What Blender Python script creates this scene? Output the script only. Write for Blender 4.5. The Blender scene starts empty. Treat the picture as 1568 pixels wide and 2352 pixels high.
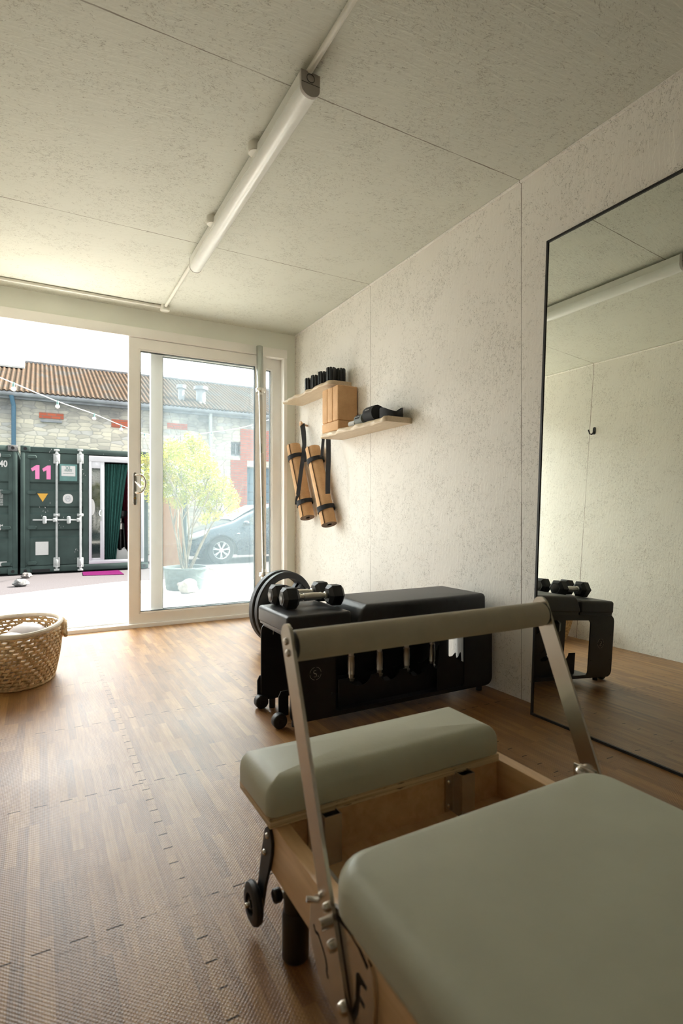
import bpy, bmesh, math, random
from mathutils import Vector, Matrix, noise
random.seed(7)
PI = math.pi
R = math.radians
sc = bpy.context.scene
COL = sc.collection

# ------------------------------------------------------------------ camera, light, exposure
CAM_H = 0.81
YAW = 28.97
cam_d = bpy.data.cameras.new('camera')
cam = bpy.data.objects.new('camera', cam_d)
COL.objects.link(cam)
cam.location = (0, 0, CAM_H)
cam.rotation_euler = (R(90), 0, R(-YAW))
cam_d.sensor_fit = 'VERTICAL'
cam_d.sensor_height = 36.0
cam_d.lens = 36.0 * 1252 / 2352
cam_d.clip_start = 0.02
cam_d.clip_end = 300
cam_d.dof.use_dof = True
cam_d.dof.focus_distance = 2.9
cam_d.dof.aperture_fstop = 4.2
sc.camera = cam

sc.view_settings.view_transform = 'Standard'
sc.view_settings.look = 'None'
sc.view_settings.exposure = 1.25
sc.view_settings.gamma = 1.0
sc.cycles.max_bounces = 14
sc.cycles.diffuse_bounces = 8
sc.cycles.transparent_max_bounces = 16
sc.cycles.use_adaptive_sampling = True
sc.cycles.adaptive_threshold = 0.02

SKY_BACK, SKY_FRONT = 0.85, 5.2
w = bpy.data.worlds.new('sky')
sc.world = w
w.use_nodes = True
bgn = w.node_tree.nodes['Background']
# hazy white sky, brighter on the sunny side beyond the yard (+Y)
wt = w.node_tree
tc = wt.nodes.new('ShaderNodeTexCoord')
sp = wt.nodes.new('ShaderNodeSeparateXYZ')
wt.links.new(tc.outputs['Generated'], sp.inputs[0])
mr = wt.nodes.new('ShaderNodeMapRange')
mr.interpolation_type = 'SMOOTHSTEP'
mr.inputs['From Min'].default_value = -0.15
mr.inputs['From Max'].default_value = 0.75
mr.inputs['To Min'].default_value = SKY_BACK
mr.inputs['To Max'].default_value = SKY_FRONT
wt.links.new(sp.outputs[1], mr.inputs['Value'])
bgn.inputs[0].default_value = (0.97, 1.0, 0.985, 1)
wt.links.new(mr.outputs[0], bgn.inputs[1])

sun_d = bpy.data.lights.new('sun', 'SUN')
sun_d.energy = 16.0
sun_d.angle = R(1.5)
sun_d.color = (1.0, 0.95, 0.86)
sun = bpy.data.objects.new('sun', sun_d)
COL.objects.link(sun)
sun.location = (8, -3, 12)
sun.rotation_euler = Vector((-0.74, -0.01, -0.67)).to_track_quat('-Z', 'Y').to_euler()

port_d = bpy.data.lights.new('door_portal', 'AREA')
port_d.shape = 'RECTANGLE'
port_d.size = 2.0
port_d.size_y = 2.0
port_d.cycles.is_portal = True
port = bpy.data.objects.new('door_portal', port_d)
COL.objects.link(port)
port.location = (0.73, 4.2, 1.05)
port.rotation_euler = (R(-90), 0, 0)

# ------------------------------------------------------------------ image point on a plane (world measurements)
_th = R(YAW)
_r = Vector((math.cos(_th), -math.sin(_th), 0))
_f = Vector((math.sin(_th), math.cos(_th), 0))
_C = Vector((0, 0, CAM_H))


def ray(u, v):
    return _f + (u - 784) / 1252 * _r + Vector((0, 0, (1175 - v) / 1252))


def onX(u, v, x):
    d = ray(u, v)
    return _C + d * (x / d.x)


def onY(u, v, y):
    d = ray(u, v)
    return _C + d * (y / d.y)


def onZ(u, v, z):
    d = ray(u, v)
    return _C + d * ((z - CAM_H) / d.z)


# ------------------------------------------------------------------ materials
class NT:
    def __init__(s, name):
        s.m = bpy.data.materials.new(name)
        s.m.use_nodes = True
        s.t = s.m.node_tree
        s.b = s.t.nodes['Principled BSDF']
        s.out = s.t.nodes['Material Output']

    def n(s, ty, **kw):
        nd = s.t.nodes.new(ty)
        for k, v in kw.items():
            setattr(nd, k, v)
        return nd

    def l(s, a, b):
        s.t.links.new(a, b)

    def set(s, **kw):
        for k, v in kw.items():
            k = {'color': 'Base Color', 'rough': 'Roughness', 'metal': 'Metallic', 'ior': 'IOR', 'spec': 'Specular IOR Level',
                 'trans': 'Transmission Weight', 'coat': 'Coat Weight', 'sheen': 'Sheen Weight'}[k]
            if k == 'Base Color' and len(v) == 3:
                v = (*v, 1)
            s.b.inputs[k].default_value = v

    def math(s, op, a, b=None, c=None, clamp=False):
        nd = s.n('ShaderNodeMath', operation=op, use_clamp=clamp)
        for i, x in enumerate((a, b, c)):
            if x is None:
                continue
            if isinstance(x, (int, float)):
                nd.inputs[i].default_value = x
            else:
                s.l(x, nd.inputs[i])
        return nd.outputs[0]

    def coords(s, scale=(1, 1, 1), rot=(0, 0, 0), loc=(0, 0, 0), world=True, src=None):
        mp = s.n('ShaderNodeMapping')
        mp.inputs['Scale'].default_value = scale
        mp.inputs['Rotation'].default_value = rot
        mp.inputs['Location'].default_value = loc
        if src is None:
            if world:
                src = s.n('ShaderNodeNewGeometry').outputs['Position']
            else:
                src = s.n('ShaderNodeTexCoord').outputs['Object']
        s.l(src, mp.inputs[0])
        return mp.outputs[0]

    def noise(s, vec, scale, detail=3, rough=0.5, dist=0.0):
        nd = s.n('ShaderNodeTexNoise')
        s.l(vec, nd.inputs['Vector'])
        nd.inputs['Scale'].default_value = scale
        nd.inputs['Detail'].default_value = detail
        nd.inputs['Roughness'].default_value = rough
        nd.inputs['Distortion'].default_value = dist
        return nd.outputs[0]

    def ramp(s, fac, stops, interp='LINEAR'):
        nd = s.n('ShaderNodeValToRGB')
        nd.color_ramp.interpolation = interp
        e = nd.color_ramp.elements
        while len(e) < len(stops):
            e.new(0.5)
        for i, (p, c) in enumerate(stops):
            e[i].position = p
            e[i].color = (*c, 1) if len(c) == 3 else c
        s.l(fac, nd.inputs[0])
        return nd.outputs[0]

    def mix(s, fac, a, b, mode='MIX'):
        nd = s.n('ShaderNodeMix', data_type='RGBA', blend_type=mode)
        for sock, x in ((nd.inputs[0], fac), (nd.inputs[6], a), (nd.inputs[7], b)):
            if isinstance(x, (int, float)):
                sock.default_value = x
            elif isinstance(x, tuple):
                sock.default_value = (*x, 1) if len(x) == 3 else x
            else:
                s.l(x, sock)
        return nd.outputs[2]

    def bump(s, h, strength=0.3, dist=0.01):
        nd = s.n('ShaderNodeBump')
        nd.inputs['Strength'].default_value = strength
        nd.inputs['Distance'].default_value = dist
        s.l(h, nd.inputs['Height'])
        s.l(nd.outputs[0], s.b.inputs['Normal'])

    def col(s, c):
        s.l(c, s.b.inputs['Base Color'])


def plain(name, color, rough=0.5, metal=0.0, var=0.06, scale=30, bump=0.0, **kw):
    """procedural: base colour with faint noise variation and optional grain bump"""
    n = NT(name)
    n.set(color=color, rough=rough, metal=metal, **kw)
    vec = n.coords(world=False)
    f = n.noise(vec, scale, 4)
    lo = tuple(c * (1 - var) for c in color)
    hi = tuple(min(1, c * (1 + var)) for c in color)
    n.col(n.ramp(f, [(0.35, lo), (0.65, hi)]))
    if bump:
        n.bump(n.noise(vec, scale * 12, 2), bump, 0.002)
    return n.m


def mat_board(name, horiz_ceiling=False, base=(0.87, 0.845, 0.79), seams=True, axis='x'):
    """painted strand board: flake relief, dark specks along flakes, board joints"""
    n = NT(name)
    n.set(rough=0.62, spec=0.35)
    P = n.n('ShaderNodeNewGeometry').outputs['Position']
    if horiz_ceiling:
        st = (14, 70, 14)
    elif axis == 'x':
        st = (14, 70, 17)
    else:
        st = (70, 14, 17)
    # flakes as long stretched noise at several tilts
    fl = []
    for i, ang in enumerate((-0.45, 0.1, 0.6)):
        rot = (0, 0, ang) if horiz_ceiling else ((ang, 0, 0) if axis == 'x' else (0, ang, 0))
        v = n.coords(rot=rot, src=P, loc=(i * 3.1, i * 1.7, i * 2.3))
        v2 = n.coords(scale=tuple(a / 5.5 for a in st), src=v)
        nz = n.noise(v2, 11, 2, 0.55, 0.25)
        thin = n.math('LESS_THAN', n.math('ABSOLUTE', n.math('SUBTRACT', nz, 0.5)), 0.0135)
        gate = n.math('GREATER_THAN', n.noise(v, 3.3 + i, 4, 0.75), 0.52)
        gate2 = n.math('GREATER_THAN', n.noise(v, 60, 3, 0.7), 0.515)
        fl.append(n.math('MULTIPLY', thin, n.math('MULTIPLY', gate, gate2)))
    sp = n.math('MAXIMUM', fl[0], n.math('MAXIMUM', fl[1], fl[2]))
    dots = n.math('GREATER_THAN', n.noise(P, 120, 2, 0.6), 0.765)
    sp = n.math('MAXIMUM', sp, dots)
    sx = n.n('ShaderNodeSeparateXYZ')
    n.l(P, sx.inputs[0])
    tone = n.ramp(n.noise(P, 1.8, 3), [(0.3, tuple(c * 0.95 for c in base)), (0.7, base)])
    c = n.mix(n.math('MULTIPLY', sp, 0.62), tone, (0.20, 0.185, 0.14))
    if seams:
        # board joints every 1.227 m, a little ragged
        wob = n.math('MULTIPLY', n.math('SUBTRACT', n.noise(P, 22, 3), 0.5), 0.004)
        y = n.math('ADD', sx.outputs[1], wob)
        k = n.math('FRACT', n.math('DIVIDE', n.math('SUBTRACT', y, 1.686 - 1.227 * 5 - 0.6135), 1.227))
        d = n.math('MULTIPLY', n.math('ABSOLUTE', n.math('SUBTRACT', k, 0.5)), 1.227)
        wdt = n.math('MULTIPLY', n.noise(P, 9, 3), 0.0042)
        line = n.math('LESS_THAN', d, wdt)
        line = n.math('MULTIPLY', line, n.math('MULTIPLY_ADD', n.noise(P, 2.3, 2), 1.7, 0.0, clamp=True))
        c = n.mix(n.math('MULTIPLY', line, 0.85), c, (0.14, 0.11, 0.075))
    n.col(c)
    vb = n.coords(scale=tuple(a / 14 for a in st), src=P)
    h = n.noise(vb, 16, 4, 0.6, 0.6)
    n.bump(h, 0.35, 0.006)
    return n.m


def mat_floor():
    """wood print puzzle foam tiles 0.5685 m, joints with square teeth, woven skin"""
    n = NT('foam_wood_print')
    P = n.n('ShaderNodeNewGeometry').outputs['Position']
    sx = n.n('ShaderNodeSeparateXYZ')
    n.l(P, sx.inputs[0])
    X, Y = sx.outputs[0], sx.outputs[1]
    T = 0.5685
    # parquet strips
    br = n.n('ShaderNodeTexBrick')
    v = n.coords(rot=(0, 0, PI / 2), src=P)
    n.l(v, br.inputs['Vector'])
    br.offset = 0.37
    br.offset_frequency = 3
    br.inputs['Scale'].default_value = 1.0
    br.inputs['Brick Width'].default_value = 0.27
    br.inputs['Row Height'].default_value = 0.0235
    br.inputs['Mortar Size'].default_value = 0.0
    br.inputs['Bias'].default_value = 0.0
    br.inputs['Color1'].default_value = (0, 0, 0, 1)
    br.inputs['Color2'].default_value = (1, 1, 1, 1)
    fine = n.noise(n.coords(scale=(55, 3, 1), src=P), 3.0, 4, 0.6, 0.4)
    big = n.noise(n.coords(scale=(9, 1.6, 1), src=P), 2.0, 3)
    f = n.math('ADD', n.math('MULTIPLY', br.outputs[0], 0.24), n.math('ADD', n.math('MULTIPLY', fine, 0.40), n.math('MULTIPLY', big, 0.38)))
    c = n.ramp(f, [(0.25, (0.120, 0.052, 0.015)), (0.5, (0.260, 0.120, 0.034)), (0.78, (0.43, 0.24, 0.078))])
    # joints
    def seam(a, b, a0, b0, seed, across_x):
        # a: coordinate across the joint, b: along it. Edges facing the room's open end gape more.
        k = n.math('SUBTRACT', n.math('FRACT', n.math('DIVIDE', n.math('SUBTRACT', a, a0 - T * 20.5), T)), 0.5)
        da = n.math('MULTIPLY', k, T)
        per = T / 9
        ph = n.math('FRACT', n.math('DIVIDE', n.math('SUBTRACT', b, b0 - 40 * T), per))
        up = n.math('GREATER_THAN', ph, 0.5)
        sq = n.math('SUBTRACT', n.math('MULTIPLY', up, 2.0), 1.0)
        amp = 0.0105
        vis = n.math('GREATER_THAN', n.noise(n.coords(loc=(seed, seed, 0), src=P), 6.5, 3), 0.40)
        faint = n.math('MULTIPLY_ADD', vis, 0.65, 0.35)
        para = n.math('LESS_THAN', n.math('ABSOLUTE', n.math('SUBTRACT', da, n.math('MULTIPLY', sq, amp))), 0.0018)
        e1 = n.math('MULTIPLY', n.math('ABSOLUTE', n.math('SUBTRACT', ph, 0.5)), per)
        e2 = n.math('MULTIPLY', n.math('SUBTRACT', 0.5, n.math('ABSOLUTE', n.math('SUBTRACT', ph, 0.5))), per)
        ins = n.math('LESS_THAN', n.math('ABSOLUTE', da), amp)
        p1 = n.math('MULTIPLY', n.math('LESS_THAN', e1, 0.0019), ins)
        p2 = n.math('MULTIPLY', n.math('LESS_THAN', e2, 0.0007), ins)
        if across_x:
            strong, weak = p1, n.math('MAXIMUM', p2, n.math('MULTIPLY', para, 0.6))
        else:
            strong = n.math('MULTIPLY', para, up)
            weak = n.math('MAXIMUM', n.math('MULTIPLY', para, n.math('SUBTRACT', 1.0, up)), n.math('MULTIPLY', p2, 0.6))
        return n.math('MULTIPLY', n.math('MAXIMUM', strong, n.math('MULTIPLY', weak, 0.28)), faint)
    s = n.math('MAXIMUM', seam(X, Y, 0.271, 1.70, 0.0, True), seam(Y, X, 1.702, 0.271, 4.0, False))
    c = n.mix(s, c, (0.035, 0.02, 0.012))
    n.l(n.math('MULTIPLY_ADD', s, -0.5, 0.60), n.b.inputs['Specular IOR Level'])
    n.col(c)
    n.set(rough=0.46, spec=0.85)
    # diagonal weave skin
    wv1 = n.n('ShaderNodeTexWave', wave_type='BANDS', bands_direction='DIAGONAL')
    n.l(n.coords(src=P), wv1.inputs[0])
    wv1.inputs['Scale'].default_value = 75
    wv2 = n.n('ShaderNodeTexWave', wave_type='BANDS', bands_direction='DIAGONAL')
    n.l(n.coords(rot=(0, 0, PI / 2), src=P), wv2.inputs[0])
    wv2.inputs['Scale'].default_value = 75
    h = n.math('MULTIPLY', wv1.outputs['Fac'], wv2.outputs['Fac'])
    n.bump(h, 0.22, 0.0022)
    rr = n.math('MULTIPLY_ADD', n.noise(P, 2.2, 3), 0.20, 0.29)
    n.l(rr, n.b.inputs['Roughness'])
    return n.m


def mat_wood(name, c1, c2, scale=(1, 12, 12), rough=0.45, sc_=6, bump=0.05):
    n = NT(name)
    v = n.coords(scale=scale, world=False)
    f = n.noise(v, sc_, 5, 0.6, 0.8)
    n.col(n.ramp(f, [(0.3, c1), (0.7, c2)]))
    n.set(rough=rough)
    n.bump(f, bump, 0.003)
    return n.m


def mat_ply(name):
    n = NT(name)
    P = n.n('ShaderNodeTexCoord').outputs['Object']
    v = n.coords(scale=(3, 3, 260), src=P)
    f = n.noise(v, 1.0, 2, 0.5, 0.3)
    g = n.noise(n.coords(scale=(30, 30, 300), src=P), 1.0, 3)
    c = n.ramp(f, [(0.35, (0.42, 0.29, 0.15)), (0.55, (0.70, 0.55, 0.34)), (0.75, (0.55, 0.40, 0.22))])
    c = n.mix(n.math('GREATER_THAN', g, 0.66), c, (0.16, 0.10, 0.05))
    n.col(c)
    n.set(rough=0.55)
    return n.m


def mat_stone():
    n = NT('rubble_stone')
    P = n.n('ShaderNodeNewGeometry').outputs['Position']
    warp = n.n('ShaderNodeTexNoise')
    n.l(P, warp.inputs['Vector'])
    warp.inputs['Scale'].default_value = 2.2
    wv = n.n('ShaderNodeVectorMath', operation='MULTIPLY_ADD')
    n.l(warp.outputs[1], wv.inputs[0])
    wv.inputs[1].default_value = (0.16, 0, 0.07)
    n.l(P, wv.inputs[2])
    vo = n.n('ShaderNodeTexVoronoi', feature='DISTANCE_TO_EDGE')
    n.l(n.coords(scale=(3.6, 0.01, 9.5), src=wv.outputs[0]), vo.inputs['Vector'])
    vo.inputs['Scale'].default_value = 1.0
    vo.inputs['Randomness'].default_value = 0.6
    vc = n.n('ShaderNodeTexVoronoi')
    n.l(n.coords(scale=(3.6, 0.01, 9.5), src=wv.outputs[0]), vc.inputs['Vector'])
    vc.inputs['Scale'].default_value = 1.0
    vc.inputs['Randomness'].default_value = 0.6
    hs = n.n('ShaderNodeSeparateColor')
    n.l(vc.outputs['Color'], hs.inputs[0])
    c = n.ramp(hs.outputs[0], [(0.0, (0.50, 0.47, 0.41)), (0.4, (0.68, 0.64, 0.54)), (0.7, (0.76, 0.70, 0.57)), (1.0, (0.58, 0.57, 0.55))])
    c = n.mix(n.math('MULTIPLY', n.math('LESS_THAN', vo.outputs[0], 0.06), 0.5), c, (0.34, 0.33, 0.31))
    # ragged dark band below the eaves
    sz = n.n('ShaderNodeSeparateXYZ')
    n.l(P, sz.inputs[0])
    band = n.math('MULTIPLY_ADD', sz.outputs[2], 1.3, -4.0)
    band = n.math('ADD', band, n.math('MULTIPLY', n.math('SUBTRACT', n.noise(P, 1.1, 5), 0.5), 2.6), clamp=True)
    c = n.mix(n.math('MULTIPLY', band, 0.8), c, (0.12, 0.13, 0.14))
    n.col(c)
    n.set(rough=0.9)
    n.bump(n.math('MINIMUM', vo.outputs[0], 0.2), 0.6, 0.05)
    return n.m


def mat_brick():
    n = NT('red_brick')
    br = n.n('ShaderNodeTexBrick')
    v = n.coords(rot=(R(90), 0, 0), world=False)
    n.l(v, br.inputs['Vector'])
    br.inputs['Scale'].default_value = 1.0
    br.inputs['Brick Width'].default_value = 0.22
    br.inputs['Row Height'].default_value = 0.075
    br.inputs['Mortar Size'].default_value = 0.009
    br.inputs['Color1'].default_value = (0.52, 0.13, 0.07, 1)
    br.inputs['Color2'].default_value = (0.42, 0.10, 0.06, 1)
    br.inputs['Mortar'].default_value = (0.25, 0.16, 0.13, 1)
    n.col(br.outputs[0])
    n.set(rough=0.9)
    return n.m


def mat_roof():
    n = NT('weathered_corrugated_sheet')
    P = n.n('ShaderNodeNewGeometry').outputs['Position']
    lichen = n.noise(P, 1.3, 5, 0.65)
    fine = n.noise(P, 9, 5, 0.7)
    c = n.ramp(lichen, [(0.3, (0.050, 0.045, 0.041)), (0.50, (0.080, 0.056, 0.040)), (0.60, (0.066, 0.060, 0.055))])
    c = n.mix(n.math('MULTIPLY', n.math('GREATER_THAN', fine, 0.6), 0.6), c, (0.032, 0.030, 0.027))
    # valleys coloured darker: corrugation period in x
    sx = n.n('ShaderNodeSeparateXYZ')
    n.l(P, sx.inputs[0])
    k = n.math('FRACT', n.math('DIVIDE', sx.outputs[0], 0.125))
    val = n.math('GREATER_THAN', n.math('ABSOLUTE', n.math('SUBTRACT', k, 0.5)), 0.27)
    c = n.mix(n.math('MULTIPLY', val, 0.62), c, (0.016, 0.017, 0.014))
    n.col(c)
    n.set(rough=0.9, spec=0.0)
    return n.m


def mat_deck():
    n = NT('weathered_deck_boards')
    P = n.n('ShaderNodeNewGeometry').outputs['Position']
    f = n.noise(n.coords(scale=(1, 14, 1), src=P), 3, 4)
    n.col(n.ramp(f, [(0.3, (0.58, 0.55, 0.50)), (0.7, (0.74, 0.71, 0.65))]))
    n.set(rough=0.8, spec=0.0)
    return n.m


def mat_asphalt():
    n = NT('asphalt')
    P = n.n('ShaderNodeNewGeometry').outputs['Position']
    f = n.noise(P, 60, 4, 0.7)
    g = n.noise(P, 0.6, 4)
    c = n.ramp(f, [(0.35, (0.048, 0.045, 0.048)), (0.7, (0.090, 0.084, 0.088))])
    c = n.mix(n.math('MULTIPLY', g, 0.4), c, (0.11, 0.10, 0.10))
    n.col(c)
    n.set(rough=0.95, spec=0.0)
    return n.m


def mat_glass(name, haze=0.0, tint=(0.992, 1.0, 0.997), refl=0.06):
    n = NT(name)
    t = n.n('ShaderNodeBsdfTransparent')
    t.inputs[0].default_value = (*tint, 1)
    g = n.n('ShaderNodeBsdfGlossy')
    g.inputs['Roughness'].default_value = 0.02
    fr = n.n('ShaderNodeLayerWeight')
    fr.inputs[0].default_value = 0.25
    fac = n.math('MULTIPLY_ADD', fr.outputs['Fresnel'], 0.35, refl * 0.3)
    mx = n.n('ShaderNodeMixShader')
    n.l(fac, mx.inputs[0])
    n.l(t.outputs[0], mx.inputs[1])
    n.l(g.outputs[0], mx.inputs[2])
    last = mx.outputs[0]
    if haze:
        d = n.n('ShaderNodeBsdfTranslucent')
        d.inputs[0].default_value = (0.70, 0.88, 0.97, 1)
        m2 = n.n('ShaderNodeMixShader')
        nz = n.noise(n.coords(scale=(1, 1, 0.35), world=False), 4, 4)
        hz = n.math('MULTIPLY_ADD', nz, haze * 0.7, haze * 0.65)
        n.l(hz, m2.inputs[0])
        n.l(last, m2.inputs[1])
        n.l(d.outputs[0], m2.inputs[2])
        last = m2.outputs[0]
    n.l(last, n.out.inputs[0])
    return n.m


def mat_leaf(name, c1, c2):
    n = NT(name)
    f = n.noise(n.coords(world=False), 9, 3)
    c = n.ramp(f, [(0.3, c1), (0.7, c2)])
    n.col(c)
    n.set(rough=0.5)
    tr = n.n('ShaderNodeBsdfTranslucent')
    n.l(c, tr.inputs[0])
    mx = n.n('ShaderNodeMixShader')
    mx.inputs[0].default_value = 0.5
    n.l(n.b.outputs[0], mx.inputs[1])
    n.l(tr.outputs[0], mx.inputs[2])
    n.l(mx.outputs[0], n.out.inputs[0])
    return n.m


M = {}
M['wall'] = mat_board('painted_board_wall', axis='x')
M['wall_y'] = mat_board('painted_board_back', axis='y', seams=False)
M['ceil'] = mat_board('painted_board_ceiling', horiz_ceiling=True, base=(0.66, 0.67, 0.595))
M['floor'] = mat_floor()
M['lintel'] = plain('grey_white_paint', (0.84, 0.86, 0.79), 0.5, var=0.02, scale=4)
M['upvc'] = plain('white_plastic_frame', (0.95, 0.935, 0.90), 0.32, var=0.02, scale=5)
M['upvc_out'] = plain('white_plastic_outer', (0.48, 0.49, 0.52), 0.35, var=0.02, scale=5)
M['gasket'] = plain('rubber_gasket', (0.03, 0.04, 0.04), 0.6)
M['glass'] = mat_glass('pane_glass', haze=0.026)
M['glass_clear'] = mat_glass('pane_glass_clear', haze=0.0)
M['glass_dark'] = plain('dark_glass', (0.02, 0.03, 0.03), 0.05, spec=0.9)
M['chrome'] = plain('chrome', (0.78, 0.77, 0.74), 0.12, 1.0, var=0.02)
M['handle_steel'] = plain('knurled_steel', (0.74, 0.72, 0.68), 0.34, 1.0, var=0.05, bump=0.3)
M['steel'] = plain('brushed_steel', (0.66, 0.62, 0.56), 0.24, 1.0, var=0.05, scale=14)
M['alu'] = plain('aluminium', (0.55, 0.53, 0.50), 0.38, 1.0, var=0.04)
M['barsteel'] = plain('barbell_steel', (0.50, 0.53, 0.51), 0.25, 1.0, var=0.03)
M['black_vinyl'] = plain('black_vinyl', (0.018, 0.020, 0.024), 0.42, var=0.15, scale=40, bump=0.25)
M['black_metal'] = plain('black_powder_coat', (0.009, 0.010, 0.012), 0.45, var=0.1, bump=0.1)
M['black_rubber'] = plain('black_rubber', (0.014, 0.016, 0.019), 0.5, var=0.15, bump=0.15)
M['black_plastic'] = plain('black_plastic', (0.016, 0.015, 0.015), 0.35)
M['strap'] = plain('black_webbing', (0.012, 0.012, 0.014), 0.8, bump=0.3)
M['sage'] = plain('cream_vinyl', (0.475, 0.478, 0.370), 0.42, var=0.03, scale=12, bump=0.12)
M['sand'] = plain('sand_grip_vinyl', (0.47, 0.42, 0.32), 0.55, var=0.04, bump=0.2)
M['birch'] = mat_wood('maple_frame', (0.55, 0.33, 0.155), (0.70, 0.46, 0.245), scale=(9, 1, 9), sc_=4)
M['ply'] = mat_ply('plywood_edge')
M['oak'] = mat_wood('pale_oak', (0.54, 0.42, 0.28), (0.70, 0.58, 0.42), scale=(14, 1.2, 14), sc_=8)
M['peg'] = mat_wood('beech_peg', (0.58, 0.36, 0.2), (0.68, 0.45, 0.27), sc_=20)
M['mirror'] = plain('mirror_silver', (0.80, 0.84, 0.79), 0.0, 1.0, var=0.0)
M['white_pl'] = plain('white_conduit_plastic', (0.74, 0.73, 0.66), 0.35, var=0.02)
M['lamp_white'] = plain('lamp_housing', (0.74, 0.75, 0.70), 0.35, var=0.02)
M['diffuser'] = plain('opal_diffuser', (0.84, 0.86, 0.83), 0.22, var=0.01)
M['lampcap'] = plain('grey_end_cap', (0.42, 0.39, 0.36), 0.4, var=0.02)
M['white'] = plain('white_paint', (0.48, 0.48, 0.47), 0.5, var=0.02)
M['pink'] = plain('pink_sticker', (0.62, 0.17, 0.36), 0.5, var=0.03)
M['yellow'] = plain('yellow_sticker', (0.50, 0.27, 0.02), 0.5, var=0.03)
M['magenta'] = plain('magenta_mat', (0.060, 0.008, 0.040), 0.9, spec=0.0, var=0.1)
M['cgreen'] = plain('container_green_paint', (0.036, 0.057, 0.052), 0.6, var=0.18, scale=3, spec=0.2)
M['cgreen_box'] = plain('container_plaque_green', (0.07, 0.17, 0.16), 0.45, var=0.1, scale=8)
M['galv'] = plain('galvanised_bar', (0.34, 0.36, 0.355), 0.5, var=0.12, scale=14)
M['dark'] = plain('dark_interior', (0.012, 0.011, 0.012), 0.9)
M['curtain'] = plain('green_curtain', (0.02, 0.10, 0.085), 0.8, var=0.2)
M['red_curtain'] = plain('red_curtain', (0.20, 0.012, 0.04), 0.8, var=0.2)
M['stone'] = mat_stone()
M['brick'] = mat_brick()
M['roof'] = mat_roof()
M['ridge'] = plain('pale_ridge_sheet', (0.5, 0.52, 0.52), 0.7, var=0.1)
M['slate'] = plain('grey_fascia', (0.30, 0.32, 0.35), 0.7, var=0.2, scale=3)
M['bluepipe'] = plain('blue_downpipe', (0.07, 0.16, 0.24), 0.5)
M['deck'] = mat_deck()
M['asphalt'] = mat_asphalt()
M['leaf'] = mat_leaf('yellow_green_leaf', (0.15, 0.215, 0.018), (0.36, 0.31, 0.040))
M['bark'] = plain('pale_bark', (0.10, 0.085, 0.058), 0.85, var=0.2, scale=30)
M['pot'] = plain('dark_barrel', (0.030, 0.046, 0.046), 0.7, var=0.3, scale=30)
M['soil'] = plain('soil', (0.05, 0.035, 0.02), 0.95, var=0.3)
M['rock'] = plain('pale_rock', (0.15, 0.135, 0.128), 0.9, var=0.2, scale=12, bump=0.5)
M['rockdark'] = plain('granite_lump', (0.10, 0.10, 0.10), 0.9, var=0.35, scale=40, bump=0.5)
M['osbout'] = mat_wood('orange_wood_panel', (0.30, 0.125, 0.035), (0.38, 0.18, 0.06), scale=(6, 6, 1), sc_=5)
M['carpaint'] = plain('dark_blue_car_paint', (0.022, 0.042, 0.060), 0.18, 0.3, var=0.05, coat=1.0)
M['tyre'] = plain('tyre_rubber', (0.02, 0.02, 0.022), 0.8)
M['alloy'] = plain('alloy_wheel', (0.72, 0.72, 0.72), 0.3, 0.6, var=0.03)
M['headlamp'] = plain('headlamp_lens', (0.62, 0.66, 0.68), 0.1, var=0.05, spec=0.9)
M['redplate'] = plain('number_plate', (0.75, 0.72, 0.68), 0.5)
M['seagrass'] = plain('palm_leaf_weave', (0.62, 0.43, 0.22), 0.65, var=0.28, scale=55, bump=0.4)
M['rimcloth'] = plain('pale_basket_rim', (0.72, 0.64, 0.52), 0.6, var=0.06)
M['ball'] = plain('pale_lilac_ball', (0.62, 0.59, 0.62), 0.45, var=0.02)
M['lgrey'] = plain('light_grey_fabric', (0.48, 0.48, 0.46), 0.85, var=0.06, bump=0.3)
M['mgrey'] = plain('mid_grey_fabric', (0.22, 0.24, 0.235), 0.85, var=0.06, bump=0.3)
M['dfabric'] = plain('black_fabric', (0.02, 0.021, 0.023), 0.85, var=0.1, bump=0.3)
M['brass'] = plain('brass', (0.7, 0.5, 0.2), 0.3, 1.0)


def mat_cork():
    n = NT('cork')
    v = n.coords(world=False)
    f = n.noise(v, 220, 3, 0.7)
    g = n.noise(v, 14, 3)
    c = n.ramp(g, [(0.3, (0.56, 0.33, 0.155)), (0.7, (0.66, 0.40, 0.20))])
    c = n.mix(n.math('MULTIPLY', n.math('GREATER_THAN', f, 0.60), 0.35), c, (0.26, 0.13, 0.05))
    n.col(c)
    n.set(rough=0.75)
    n.bump(f, 0.2, 0.002)
    return n.m


M['cork'] = mat_cork()
M['mat_under'] = plain('dark_mat_backing', (0.075, 0.055, 0.045), 0.8)


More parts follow.
